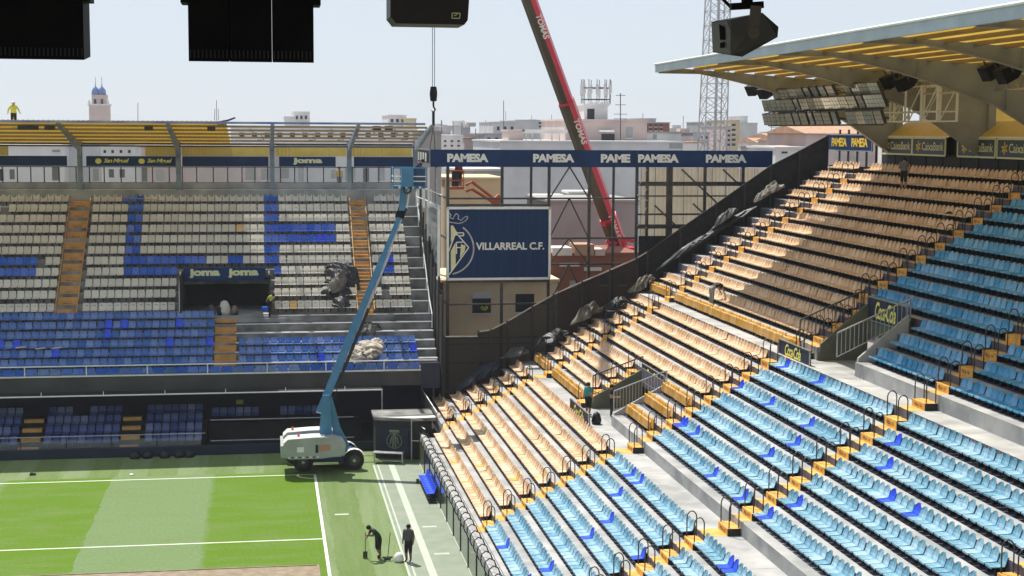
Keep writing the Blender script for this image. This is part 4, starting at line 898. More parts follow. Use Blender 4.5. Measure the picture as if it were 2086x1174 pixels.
bld('violet_apartment', 'violet grey block with balconies left of the long wall', 986, 1022, 274, 120, 'lilac', 14, wgrid(988,1020,277,305,2,2,.4,.5)); bld('far_block', 'broad pale block on the skyline left of the crane', 1005, 1052, 250, 210, 'pale', 20, wgrid(1008,1050,254,270,3,1,.4,.5)); bld('far_block', 'pale block with dark top corner on the skyline left of the crane', 1050, 1112, 246, 214, 'pale', 20, wgrid(1096,1110,247,262,1,2,.8,.5)); bld('roof_hut', 'small grey rooftop hut beside the crane boom', 1124, 1142, 261, 150, 'grey', 8)
bld('hoist_apartment', 'cream apartment block with balconies below the crane hook', 898, 942, 278, 105, 'white', 14, wgrid(900,941,283,302,3,2,.35,.4)); bld('hoist_roof_hut', 'lilac rooftop hut below the crane hook', 898, 918, 259, 118, 'lilac', 8); bld('hoist_back_block', 'pale tall block behind the crane hook', 922, 943, 258, 150, 'pale', 10); bld('stepped_houses', 'stepped pale houses right of the crane hook', 942, 956, 262, 160, 'lilac', 12); bld('low_pink_house', 'small pink house with tiled roof right of the hook', 946, 966, 283, 125, 'pink', 10, (), 'terra'); bld('distant_house', 'tiny distant house in the gap on the skyline', 955, 972, 275, 200, 'grey', 10); bld('distant_roofs', 'low distant roofs in the gap on the skyline', 962, 990, 297, 250, 'white', 20)
bld('grey_clad_shed', 'grey metal clad wall left of the sponsor banner', 856, 899, 271, 30, 'grey', 6)
bld('white_block', 'white block with chimney on the skyline above the stripped roof', 597, 631, 229, 260, 'white', 20, wgrid(600,628,233,246,3,1)); bld('white_low_block', 'lower white wing beside the white block', 580, 602, 239, 255, 'white', 18); bld('white_block', 'white block on the skyline near the right end of the stripped roof', 791, 828, 236, 210, 'white', 16, wgrid(793,826,240,252,3,1)); bld('white_low_block', 'low cream wing right of the skyline white block', 826, 848, 243, 205, 'cream', 14)
bld('roof_row', 'long low white building seen through the stripped roof frame', 470, 850, 262, 150, 'white', 14, wgrid(480,840,266,284,14,1,.4,.5))
bld('street_row', 'row of white houses seen through the missing roof sheets', -40, 130, 299, 70, 'white', 10, wgrid(-30,125,303,316,6,1,.4,.5)+wgrid(-30,125,338,372,7,1,.5,.8)); bld('street_row', 'pale house row beyond the glazing at the middle left', 130, 205, 296, 74, 'pale', 10, wgrid(135,205,338,372,3,1,.5,.8)); bld('street_house', 'small white house with four dark windows seen under the roof', 206, 274, 301, 66, 'white', 8, [(211,216,306,312),(227,232,306,312),(244,249,306,312),(261,266,306,312),(222,232,345,362),(244,254,345,362)]); bld('street_row', 'pale pink house row behind the right hand glazing', 274, 560, 300, 78, 'pink', 10, wgrid(280,555,338,370,9,1,.45,.8)); bld('street_row', 'grey house row behind the glazing near the lift basket', 560, 870, 303, 80, 'pale', 10, wgrid(565,860,338,370,9,1,.45,.8))
# tiled roofs on the right
def tiled(label, px0, px1, pe, pr, y, depth, col='pink'):
    a = at(px0, pe, y=y); c = at(px1, pe, y=y); r = at((px0+px1)/2, pr, y=y+depth/2)
    o = thing('tiled_house', label, 'house', ((a.x+c.x)/2,y,-.3)); MB().box(a.x,c.x,y,y+depth,-.3,a.z).build('wall', M['b_'+col], o)
    MB().prism([(y-.3,a.z),(y+depth+.3,a.z),(y+depth/2,r.z)], a.x-.3, c.x+.3, 'x').build('roof', M['tile'], o)
tiled('pink house with wide tiled roof behind the floodlights', 1643, 1790, 272, 256, 60, 12); tiled('low tiled house left of the pink house', 1600, 1660, 288, 276, 85, 10); tiled('small tiled house on the skyline right of the pale tower', 1546, 1610, 291, 281, 130, 10, 'white'); tiled('far tiled roofs beyond the netting', 1575, 1650, 280, 272, 190, 14, 'lilac'); tiled('white tiled house just beyond the navy banner', 1560, 1620, 302, 296, 60, 8, 'white')
bld('white_yard_house', 'white house with dark window between banner and netting', 1580, 1640, 303, 45, 'white', 8, [(1592,1604,309,313)]); bld('plain_roof_wall', 'low white roof left of the tiled houses', 1388, 1440, 292, 110, 'white', 10, (), 'terra')
# church towers
CH = thing('church_tower', 'slender pale church tower with two blue domes behind the far roof', 'church tower', (at(201,245,y=330).x,333,0))
def chp(px, py): return at(px, py, y=330)
s1 = chp(181,215); s2 = chp(221,215); MB().box(s1.x,s2.x,330,335.3,0,s1.z).build('shaft', M['b_pink'], CH)
s3 = chp(186,193); s4 = chp(216,193); bf = MB().box(s3.x,s4.x,330.4,334.8,s1.z,s3.z).build('belfry', M['b_pink'], CH)
MB().box(s1.x-.3,s2.x+.3,329.8,335.5,s1.z,s1.z+.4).build('cornice', M['b_white'], CH)
for px in (191,205): q = chp(px,212); r = chp(px+5,202); MB().box(q.x,r.x,330.3,330.45,q.z,r.z).build('bell_opening', M['win'], bf)
M['dome'] = mat('blue_glazed_dome', (.10,.16,.38), .3, c2=(.16,.22,.46), scale=2)
for px in (193.5,206.5):
    c = chp(px,193); rr = 1.05; b = MB(); b.tube([c+V((0,1.6,z)) for z in (0,.6,1.2,1.7,2.0,2.15,2.9)], [rr,rr*1.02,rr*.9,rr*.62,rr*.3,.16,.12], 12); d = b.build('dome', M['dome'], CH, True)
    MB().bar(c+V((0,1.6,2.9)),c+V((0,1.6,4.6)),.1).build('finial', M['steel_d'], d)
for px in (182,220): q = chp(px,215); MB().tube([q,q+V((0,0,1.2)),q+V((0,0,1.6))],[.35,.3,.05],6).build('pinnacle', M['b_white'], CH)
pole('thin aerial between church tower and far roof mast', 281, 246, 210, 120, .04); 
o = thing('antenna_mast', 'small antenna mast poking above the far roof', 'aerial', at(441,246,y=150))
for dx in (-4,0,4): MB().bar(at(441+dx,246,y=150),at(441+dx*.8,222 if dx else 204,y=150),.08).build('pole', M['steel_d'], o)
pole('tall thin aerial left of the long pale building', 1026, 272, 205, 130, .05); pole('television aerial left of the crane boom', 1155, 258, 225, 68, .04, ((.9,.5),(.75,.3))); pole('television aerial on the pink rooftop house', 1264, 285, 190, 69, .05, ((.95,.5),(.75,.55),(.55,.7),(.45,.7))); pole('television aerial right of the lattice mast houses', 1586, 300, 259, 90, .05, ((.98,1.0),))
for px, pt in ((899,245),(923,247),(941,250),(969,262)): pole('thin aerial on the roofs near the crane hook at x%d' % px if 0 else {899:'first thin aerial right of the crane hook',923:'second thin aerial right of the crane hook',941:'third thin aerial right of the crane hook',969:'short leaning aerial beside the skyline gap'}[px], px, 275, pt, 118, .05)
# lattice mast
LM = thing('lattice_mast', 'tall square steel lattice mast behind the goal end roof', 'mast', (at(1456,305,y=70).x,70,0))
mx = at(1456,305,y=70).x; H = 40; hw = lambda z: 1.22-.0105*(z-17)
corner = lambda s, t, z: V((mx+.02*(z-17)+s*hw(z), 71+t*hw(z), z))
for s in (-1,1):
    for t in (-1,1): MB().bar(corner(s,t,0),corner(s,t,H),.12).build('leg', M['steel'], LM)
z = 14.0
while z < H-1:
    for f in (((-1,-1),(1,-1)),((-1,1),(1,1)),((-1,-1),(-1,1)),((1,-1),(1,1))):
        a, c = f; b = MB(); b.bar(corner(*a,z),corner(*c,z+1.5),.06); b.bar(corner(*c,z),corner(*a,z+1.5),.06); b.bar(corner(*a,z+1.5),corner(*c,z+1.5),.06); b.build('bracing', M['steel'], LM)
    z += 1.5
MB().bar((mx+.1,71,0),(mx+.5,71,H),.25).build('cable_ladder', M['steel'], LM)
# ------------------------------------------------------------------ crane
M['red'] = mat('crane_red', (.52,.02,.045), .35, c2=(.60,.03,.06), scale=1, spec=.5)
M['bolive'] = mat('crane_olive_black', (.035,.032,.018), .3, c2=(.06,.05,.025), scale=.6, spec=.6)
CB = at(1274,540,y=28.5); CT = at(868,-580,y=15)
CR = thing('mobile_crane', 'red mobile crane with olive sided telescopic boom rising behind the frame', 'crane', (CB.x,CB.y,-.3))
dv = (CT-CB); L = dv.length; dv.normalize(); sd = V((1,-.25,0)); sd = (sd-dv*sd.dot(dv)).normalized(); dp = dv.cross(sd).normalized()
if dp.y > 0: dp = -dp
def boomsec(t0, t1, w, h):
    b = MB(); ring = [(-.5,-.32,1),(-.2,-.5,1),(.2,-.5,1),(.5,-.32,0),(.5,.36,0),(.2,.5,0),(-.2,.5,0),(-.5,.36,1)]
    p, q = CB+dv*L*t0, CB+dv*L*t1; A_ = [p+sd*u*w-dp*v*h for u, v, _ in ring]; B_ = [q+sd*u*w-dp*v*h for u, v, _ in ring]; n = 8
    for i in range(n): b.face([A_[i],A_[(i+1)%n],B_[(i+1)%n],B_[i]], 1 if i in (0,1,7) else 0)
    b.face(A_[::-1]); b.face(B_); return b
secs = [(0,.10,1.22,1.4),(.10,.335,1.10,1.25),(.335,.62,.98,1.1),(.62,.84,.86,.95),(.84,1.0,.74,.8)]
for k, (t0, t1, wd, hh) in enumerate(secs):
    o = boomsec(t0, t1, wd, hh).build('boom_section', [M['red'], M['bolive']], CR)
    if k: boomsec(t0-.006, t0+.004, wd*1.13, hh*1.12).build('boom_collar', M['red'], o)
for py in (25,236,428):
    c = None
    for t in [i/400 for i in range(401)]:
        q = CB+dv*L*t
        if abs(proj(q)[1]-py) < 3: c = q; break
    if c: text_mesh('TOMAS', 2.1 if py > 100 else 1.9, .42, -dv, (dp.cross(-dv)), c+sd*.14+dp*.66, M['txt_w'], .03, 0, .0, 'lettering', CR)
cb = V((CB.x,CB.y,CB.z))
MB().box(cb.x-1.5,cb.x+1.6,cb.y-1.5,cb.y+3.5,1.6,cb.z-.6).build('superstructure', M['red'], CR)
MB().box(cb.x-1.6,cb.x+1.7,cb.y+3.6,cb.y+5.0,1.8,4.5).build('counterweight', M['steel_d'], CR)
MB().box(cb.x-1.4,cb.x+1.4,cb.y-4,cb.y+6.5,.6,1.6).build('carrier', M['red'], CR)
for s in (-1,1):
    for y in (-3,-1.4,.2,2,3.8,5.4): MB().tube([(cb.x+s*1.3-.2,cb.y+y,.3),(cb.x+s*1.3+.2,cb.y+y,.3)], .6, 12).build('wheel', M['blk'], CR)
for k, (a, c) in enumerate((((1236,490),(1262,520)),((1258,484),(1240,520)),((1243,482),(1293,492)),((1240,500),(1293,520)),((1262,478),(1275,500)))): MB().bar(at(*a,y=27.2),at(*c,y=27.2),.28).build('derricking_frame', M['red'], CR)
MB().box(at(1245,500,y=27.3).x,at(1296,500,y=27.3).x,27.3,29,6,at(1270,505,y=27.3).z).build('winch_housing', M['red'], CR)
hk = at(883,208,y=15); ht = V((CT.x,15,CT.z))
HK = thing('crane_hook', 'dark crane hook block hanging on two cables over the frame corner', 'crane hook', hk)
for s in (-.07,.07): MB().tube([hk+V((s,0,.8)), V((hk.x+s,15,ht.z-1))], .022, 4).build('cable', M['steel_d'], HK)
MB().prism([(hk.x-.19,hk.z+.05),(hk.x+.19,hk.z+.05),(hk.x+.24,hk.z+.55),(hk.x+.18,hk.z+1.0),(hk.x-.18,hk.z+1.0),(hk.x-.24,hk.z+.55)], 14.85, 15.15, 'y').build('block', M['black'], HK)
MB().tube([hk+V((0,0,.05)),hk-V((0,0,.3)),hk+V((.12,0,-.5)),hk+V((0,0,-.68)),hk+V((-.13,0,-.55))], [.07,.06,.06,.05,.03], 6).build('hook', M['black'], HK)
MB().tube([hk-V((0,0,.6)),hk-V((0,0,1.6))], .09, 6).build('shackle', M['black'], HK)
for s in (-.25,.12): MB().tube([hk-V((0,0,1.5)),hk+V((s,0,-3.2))], .025, 4).build('sling', M['steel_d'], HK)
# ------------------------------------------------------------------ blue boom lift
M['lblue'] = mat('lift_blue', (.04,.165,.30), .4, c2=(.055,.21,.36), scale=1.5, spec=.5)
M['lnavy'] = mat('lift_chassis_blue', (.012,.045,.14), .45, c2=(.02,.07,.2), scale=1.5)
M['lgrey'] = mat('lift_cover_grey', (.30,.33,.31), .5, c2=(.40,.42,.39), scale=1, spec=.4)
M['lwhite'] = mat('lift_cover_white', (.66,.65,.60), .4, c2=(.74,.73,.68), scale=1)
M['rubber'] = mat('tyre_rubber', (.015,.015,.015), .85, c2=(.03,.03,.028), scale=6, bump=.4)
M['orange'] = mat('lift_orange', (.50,.10,.025), .45, c2=(.58,.15,.04), scale=2)
BL = thing('boom_lift', 'blue articulated boom lift with grey covers parked at the pitch corner', 'boom lift', (.7,1.9,0))
for x, y in ((-.63,.85),(2.27,.97),(-1.05,2.95),(1.93,3.1)):
    c = V((x,y,.57)); w_ = MB().tube([c+V((0,-.20,0)),c+V((0,-.17,0)),c+V((0,.17,0)),c+V((0,.20,0))], [.49,.57,.57,.49], 20).build('wheel', M['rubber'], BL, True)
    MB().tube([c+V((0,-.225,0)),c+V((0,-.205,0))], [.29,.32], 14).build('rim', M['steel_d'], w_); MB().tube([c+V((0,-.25,0)),c+V((0,-.21,0))], .1, 8).build('hub', M['steel'], w_)
    b = MB()
    if x > 1: b.mesh([c+V((.66*math.cos(a),s,.66*math.sin(a))) for a in [k*math.pi/8 for k in range(1,8)] for s in (-.22,.22)], [(2*i,2*i+1,2*i+3,2*i+2) for i in range(6)]); b.build('mudguard', M['lwhite'], BL)
MB().prism([(-.75,.42),(-.95,.75),(-.7,1.02),(1.2,1.08),(2.2,1.0),(2.6,.78),(2.35,.42)], 1.15, 2.75, 'y').build('chassis', M['lnavy'], BL)
MB().box(.95,1.55,.85,1.15,.78,1.12).build('step_box', M['lgrey'], BL)
def pod(y0, y1, nm):
    out = [(-1.72,1.18),(-1.75,1.95),(-1.5,2.16),(-.2,2.24),(1.0,2.26),(1.55,2.10),(1.72,1.75),(1.62,1.22),(.4,1.06),(-1.4,1.05)]
    o = MB().prism(out, y0, y1, 'y').build(nm, M['lgrey'], BL)
    MB().prism([(-1.73,1.98),(-1.5,2.20),(-.2,2.28),(.55,2.29),(.45,2.245),(-.2,2.235),(-1.5,2.155),(-1.72,1.97)], y0-.015, y1+.015, 'y').build('cover_top', M['lwhite'], o)
    return o
o = pod(-.75,.35,'engine_cover'); pod(1.35,2.4,'hydraulics_cover'); MB().prism([(-1.9,1.15),(-1.9,1.8),(-1.3,1.85),(-1.3,1.1)], -.65, 2.3, 'y').build('counterweight', M['lgrey'], BL)
MB().box(-1.0,-.62,-0.775,-0.755,1.45,1.75).build('label_plate', M['white'], o); MB().box(.02,.18,-0.780,-0.755,1.4,1.85).build('vent', M['blk'], o); MB().box(.25,.85,-0.772,-0.754,1.5,1.85).build('faded_lettering', mat('faded_red', (.45,.22,.15), .6), o)
for k in range(9): MB().box(-1.5+k*.2,-1.4+k*.2,-0.774,-0.754,1.12,1.2).build('hazard_mark', M['blk'] if k % 2 else M['white'], o)
for x, y in ((-1.2,1.8),(-.9,-.2)): MB().tube([(x,y,2.2),(x,y,2.42)], [.08,.05], 8).build('beacon', M['orange'], BL)
MB().box(-1.1,1.3,.4,1.32,1.1,1.9).build('turntable', M['lnavy'], BL)

for y in (.05,.65): MB().prism([(.2,1.4),(1.0,1.4),(.95,3.2),(.85,4.5),(.5,4.5),(.35,3.0)], y, y+.16, 'y').build('riser_arm', M['lblue'], BL)
MB().prism([(1.2,1.0),(1.85,1.2),(1.95,1.6),(1.5,2.5),(1.0,4.4),(.75,4.3),(1.05,2.4)], .24, .62, 'y').build('lower_arm', M['lblue'], BL)
P0 = V((.30,.35,3.45)); P1 = at(818,432,y=3.8); bd = (P1-P0).normalized(); bs = bd.cross(V((0,-1,.35))).normalized(); bu = bs.cross(bd).normalized()
def beam(p, q, w, h, m, nm, par): return MB().bar(p, q, w, h, up=bu).build(nm, m, par)
LB = (P1-P0).length
s1 = beam(P0, P0+bd*LB*.46, .44, .58, M['lblue'], 'boom_section', BL); s2 = beam(P0+bd*LB*.44, P0+bd*LB*.78, .35, .46, M['lblue'], 'boom_section', BL); s3 = beam(P0+bd*LB*.76, P1, .26, .33, M['lblue'], 'boom_section', BL)
off = bs*(.33 if bs.x > 0 else -.33); beam(P0+bd*2.2+off, P0+bd*LB*.52+off, .14, .3, M['blk'], 'cable_tray', BL); beam(P0+bd*LB*.40+off*.8, P0+bd*LB*.80+off*.8, .12, .26, M['steel'], 'cable_tray', BL); beam(P0+bd*LB*.7+off*.62, P1+off*.5, .08, .18, M['steel'], 'cable_tray', BL)
for s_ in (-.1,.06): MB().tube([P0+bd*LB*t_+off*1.25+bu*(s_+.03*math.sin(t_*40)) for t_ in [.05+.07*i_ for i_ in range(9)]], .025, 5).build('hydraulic_hose', M['blk'], BL)
MB().tube([V((1.15,.9,2.3)),V((.8,.55,3.6))], .07, 8).build('hydraulic_ram', M['steel'], BL)
for k in range(8): q = P0+bd*(LB*(.14+.04*k))+off*1.15; MB().bar(q, q+bd*.25, .06, .22, up=bu).build('tray_link', M['steel_d'], BL)
J0 = P1; J1 = at(824,388,y=3.8); beam(J0-bd*.4, J0+bd*.25, .5, .45, M['black'], 'jib_knuckle', BL); MB().bar(J0, J1+V((0,0,.6)), .36, .42).build('jib', M['lblue'], BL); MB().bar(J0+V((.3,0,.2)), J1+V((.28,0,-.1)), .09).build('jib_cylinder', M['white'], BL)
bx0 = at(800,383,y=3.8).x; bx1 = at(866,383,y=3.8).x; z0 = at(830,382,y=3.8).z-.05; z1 = z0+1.2
MB().box(bx0,bx1,3.250,4.400,z0,z0+.14).build('platform_floor', M['lblue'], BL)
for z in (z1,z0+.7,z0+.42):
    MB().tube([(bx0,3.270,z),(bx1,3.270,z),(bx1,4.380,z),(bx0,4.380,z),(bx0,3.270,z)], .035 if z < z1 else .05, 6).build('platform_rail', M['white'] if z < z1 else M['lblue'], BL)
for x in (bx0,bx0+.5,(bx0+bx1)/2,bx1):
    for y in (3.270,4.380): MB().bar((x,y,z0),(x,y,z1),.05).build('platform_post', M['lblue'], BL)
MB().box((bx0+bx1)/2-.1,bx1-.05,3.285,3.300,z0+.14,z1-.05).build('platform_mesh', mat('platform_mesh', (.012,.06,.14), .6, alpha=.85), BL)
MB().box(bx0+.45,bx0+1.15,3.100,3.260,z0+.1,z1-.02).build('control_box', M['lblue'], BL); MB().tube([((bx0+bx1)/2-.15+.22*math.cos(t),3.200,z0-.02+.26*math.sin(t)) for t in [k*.5236 for k in range(13)]], .05, 6).build('hose_loop', M['blk'], BL)
for k in range(9): MB().box(bx0+.1+k*.2,bx0+.2+k*.2,3.230,3.249,z0+.01,z0+.12).build('toe_mark', M['white'] if k%2 else M['lnavy'], BL)
# ------------------------------------------------------------------ orange lift behind the scoreboard frame
OL = thing('orange_lift', 'orange boom lift basket and arm seen through the frame left of the scoreboard top', 'boom lift', (13.2,30.5,-.3))
q0 = at(912,386,y=15); q1 = at(943,348,y=15)
MB().box(q0.x,q1.x,14.6,15.6,q0.z,q0.z+.18).build('platform_floor', M['orange'], OL)
for z in (q0.z+.6,q1.z): MB().tube([(q0.x,14.62,z),(q1.x,14.62,z),(q1.x,15.58,z),(q0.x,15.58,z),(q0.x,14.62,z)], .05, 6).build('platform_rail', M['orange'], OL)
for x in (q0.x,q1.x):
    for y in (14.62,15.58): MB().bar((x,y,q0.z),(x,y,q1.z),.06).build('platform_post', M['orange'], OL)
MB().box(q0.x+.25,q0.x+.7,14.65,14.9,q0.z+.2,q1.z).build('control_box', M['blk'], OL)
a1 = at(950,378,y=15); a2 = at(1010,408,y=15); a3 = at(962,374,y=15)
for d in (0,-.4): MB().tube([a1+V((0,.2,d)),a3+V((0,.2,d*1.2+.1)),a2+V((0,.2,d*.6))], .11, 6).build('jib_arm', M['orange'], OL)
MB().bar(a2+V((-.2,.2,-.3)),a2+V((.35,.2,.2)),.5).build('jib_knuckle', M['orange'], OL); MB().bar(a2+V((0,.2,0)),(13.2,30.5,4.2),.45).build('main_boom', M['orange'], OL); MB().box(11.7,14.7,29.6,31.4,.1,1.8).build('chassis', M['orange'], OL)
MB().bar((13.2,30.5,1.8),(13.2,30.5,4.6),.5).build('riser', M['orange'], OL)
for x in (12.0,14.3):
    for y in (29.6,31.4): MB().tube([(x,y-.15,.2),(x,y+.15,.2)], .5, 12).build('wheel', M['rubber'], OL)
# ------------------------------------------------------------------ corner hut, tables, bench
HT = thing('corner_hut', 'small dark hut with a club crest and white flat roof by the pitch corner', 'hut', (5,4.2,0))
fa, fb = V((3.72,3.9,0)), V((5.85,3.15,0))
MB().prism([(3.72,3.9),(5.85,3.15),(7.0,3.3),(7.0,6.0),(3.72,6.0)], 0, 2.32, 'z').build('wall', M['blk'], HT); MB().prism([(3.6,3.75),(5.9,2.95),(7.2,3.1),(7.2,6.1),(3.6,6.1)], 2.32, 2.50, 'z').build('roof', M['conc_s'], HT); MB().prism([(4.4,3.30),(5.9,2.90),(7.25,3.05),(7.25,3.6)], 2.502, 2.54, 'z').build('sunlit_roof_wedge', M['white'], HT)  # walls and roof darkened for shade; white wedge paints the sunlit roof part
fd = (fb-fa).normalized(); fn = V((fd.y,-fd.x,0)); pn = MB(); pl = [fa+fd*.3+V((0,0,.3)),fa+fd*2.0+V((0,0,.3)),fa+fd*2.0+V((0,0,1.95)),fa+fd*.3+V((0,0,1.95))]
pn.mesh([q+fn*.01 for q in pl]+[q+fn*.06 for q in pl], [(3,2,1,0),(4,5,6,7),(0,1,5,4),(1,2,6,5),(2,3,7,6),(3,0,4,7)]); pn.build('crest_panel', M['navy_d'], HT)
cc = fa+fd*1.15+fn*.075+V((0,0,1.1)); M['crest'] = mat('crest_olive', (.20,.22,.14), .6)
b = MB()
for k in range(24):
    t0, t1 = k*math.pi/12, (k+1)*math.pi/12; b.bar(cc+fd*.45*math.cos(t0)+V((0,0,.45*math.sin(t0))), cc+fd*.45*math.cos(t1)+V((0,0,.45*math.sin(t1))), .04, .02, up=fn)
b.build('crest_ring', M['crest'], HT)
for u, l0, l1 in ((-.08,-.4,.42),(.08,-.4,.42),(-.25,-.2,.25),(.25,-.2,.25)): MB().bar(cc+fd*u+V((0,0,l0)),cc+fd*u*.6+V((0,0,l1)),.07,.02,up=fn).build('crest_stripe', M['crest'], HT)
MB().bar(cc+fd*-.3+V((0,0,.58)),cc+fd*.3+V((0,0,.58)),.16,.02,up=fn).build('crest_crown', M['crest'], HT)
TB = thing('trestle_table', 'low grey metal table standing in front of the corner hut', 'table', (4.4,2.5,0))
t0 = V((3.5,2.75,.62)); t1 = V((5.2,2.25,.62)); MB().bar(t0,t1,.6,.04).build('top', M['steel'], TB)
for p in (t0,t1):
    for s in (-.25,.25): q = p+V((0,s,0))+(V((.06,0,0)) if p is t0 else V((-.06,0,0))); MB().bar(q,V((q.x,q.y,0)),.05).build('leg', M['steel'], TB)
MB().bar(t0-V((0,.25,.45)),t1-V((0,.25,.45)),.04).build('stretcher', M['steel'], TB)
FRH = thing('gate_frame', 'thin grey metal gate frame between hut and goal end stand', 'gate', (6.0,2.6,0))
for x in (5.75,): MB().bar((x,2.9,0),(x,2.9,2.5),.06).build('post', M['steel'], FRH)
for z in (1.2,2.45): MB().bar((5.75,2.9,z),(6.4,2.7,z),.05).build('rail', M['steel'], FRH)
MB().bar((6.35,1.0,0),(6.35,1.0,1.75),.07).build('post', M['steel'], FRH)
BB = thing('substitutes_bench', 'row of bright blue plastic seats against the perimeter boards', 'bench', (5.8,-5.3,0))
for k in range(9): link('seat', ST['royal'], BB, (5.56,-3.35-k*.5,.50))
MB().box(5.62,6.05,-7.7,-3.1,.12,.2).build('base_frame', M['blk'], BB)
for y in (-3.3,-5.4,-7.5): MB().box(5.75,5.85,y-.04,y+.04,0,.4).build('leg', M['blk'], BB)
MB().box(5.45,5.62,-3.05,-2.95,0,.25).build('end_box', M['steel_d'], BB)
# ------------------------------------------------------------------ gear hung from the roof above the camera
NR = thing('near_stand_roof', None, None, (0,-90,0)); NR['kind'] = 'structure'
MB().box(-30,30,-104,-69.5,22.3,22.5).build('soffit', M['roofsteel'], NR); MB().box(-30,30,-71.8,-71.5,21.9,22.3).build('edge_beam', M['roofsteel'], NR)
for x in (-24,-8,8,24): MB().box(x-.3,x+.3,-103,-102.4,0,22.3).build('column', M['roofsteel'], NR)
HY = -71.8
def rods(o, x0, x1, z): 
    for x in (x0,x1): MB().bar((x,HY+.25,z),(x,HY+.25,21.95),.03).build('hanging_rod', M['black'], o)
def array(lb, px0, px1, pb, cuts):
    a = at(px0,pb,y=HY); c = at(px1,pb,y=HY); o = thing('loudspeaker_array', lb, 'loudspeaker', ((a.x+c.x)/2,HY,a.z), 'loudspeaker arrays over the viewpoint')
    xs = [a.x]+[at(p,pb,y=HY).x for p in cuts]+[c.x]
    for u, v in zip(xs[:-1], xs[1:]):
        k = MB().prism([(HY,a.z),(HY+.5,a.z+.05),(HY+.5,a.z+1.2),(HY,a.z+1.25)], u+.002, v-.003, 'x').build('cabinet', M['black'], o)
        n = int((v-u)/.035)
        r = MB()
        for i in range(n): r.box(u+.01+i*.035,u+.02+i*.035,HY-.006,HY,a.z+.03,a.z+.10)
        r.build('grille_rib', M['blk'], k)
    MB().box(a.x-.06,a.x+.05,HY-.02,HY+.3,a.z+.50,a.z+.62).box(c.x-.05,c.x+.06,HY-.02,HY+.3,a.z+.50,a.z+.62).build('side_bracket', M['black'], o)
    rods(o, a.x+.15, c.x-.15, a.z+1.2)
array('big black loudspeaker array with two bright slits hanging at the top left', 384, 640, 125, [468,555]); array('black loudspeaker array cut off by the top left picture corner', -95, 172, 119, [-10])
a = at(800,48,y=HY); c = at(953,48,y=HY)
o = thing('hanging_loudspeaker', 'dark brown loudspeaker box with a small badge at the top centre', 'loudspeaker', ((a.x+c.x)/2,HY,a.z))
MB().prism([(a.x+.03,a.z),(c.x-.03,a.z),(c.x,a.z+.04),(c.x+.03,a.z+.5),(a.x-.02,a.z+.5),(a.x-.02,a.z+.06)], HY, HY+.45, 'y').build('cabinet', mat('brown_black_cabinet', (.014,.011,.008), .5), o)
p = at(928,33,y=HY); b = MB()
for s, e in (((-.035,-.02),(.035,-.02)),((.035,-.02),(.04,.025)),((.04,.025),(-.03,.025)),((-.03,.025),(-.035,-.02)),((-.015,.0),(.015,.015))): b.bar(p+V((s[0],-.008,s[1])),p+V((e[0],-.008,e[1])),.008,.006,up=(0,1,0))
b.build('badge', M['txt_p'], o); rods(o, a.x+.15, c.x-.15, a.z+.4)
# horn loudspeaker top right
HS = thing('horn_loudspeaker', 'dark olive loudspeaker in a swivel bracket hanging before the roof edge', 'loudspeaker', at(1515,110,y=HY))
M['hcase'] = mat('olive_grey_cabinet', (.040,.038,.030), .55, c2=(.06,.056,.045), scale=3); M['hfront'] = mat('grey_speaker_front', (.13,.125,.115), .5, c2=(.18,.17,.16), scale=6)
def hp(px, py, d=0): return at(px, py, y=HY+d)
fr = [hp(1449,45,.1),hp(1489,40,-.12),hp(1489,112,-.12),hp(1452,106,.1)]; bk = [hp(1478,26,.45),hp(1553,27,.02),hp(1586,55,.05),hp(1584,76,.05),hp(1512,115,-.10),hp(1470,110,.4)]
b = MB(); b.mesh([hp(1449,45,.1),hp(1489,40,-.14),hp(1490,113,-.14),hp(1452,107,.1),hp(1460,42,.5),hp(1553,26,.1),hp(1586,55,.15),hp(1584,76,.15),hp(1512,116,-.1),hp(1465,105,.5)],[(0,1,2,3),(1,5,6,7,8,2),(0,4,5,1),(3,2,8,9),(4,9,8,7,6,5),(0,3,9,4)]); b.build('cabinet', M['hcase'], HS)
MB().face([q+V((-.004,-.012,0)) for q in (hp(1450,47,.1),hp(1488,42,-.12),hp(1488,111,-.12),hp(1453,105,.1))]).build('front', M['hfront'], HS)
MB().face([q+V((-.006,-.03,0)) for q in (hp(1464,50,0),hp(1476,56,-.05),hp(1477,82,-.05),hp(1466,82,0))]).face([q+V((-.006,-.03,0)) for q in (hp(1466,88,0),hp(1476,86,-.05),hp(1475,98,-.05),hp(1466,99,0))]).build('horn_mouth', M['black'], HS)
MB().bar(hp(1540,12,-.15),hp(1535,70,-.15),.10,.02,up=(0,1,0)).tube([hp(1535,68,-.17),hp(1535,68,-.13)],.055,12).build('swivel_bracket', mat('olive_bracket', (.085,.07,.045), .5), HS)
MB().bar(hp(1488,14,-.1),hp(1554,10,-.1),.06).tube([hp(1522,8,-.05),hp(1522,-10,-.05)],.055,8).build('yoke', M['black'], HS); MB().bar(hp(1490,16,0),hp(1462,-12,0),.025).bar(hp(1525,-5,0),V((hp(1525,-5).x,HY,21.95)),.04).build('hanging_rod', M['black'], HS)
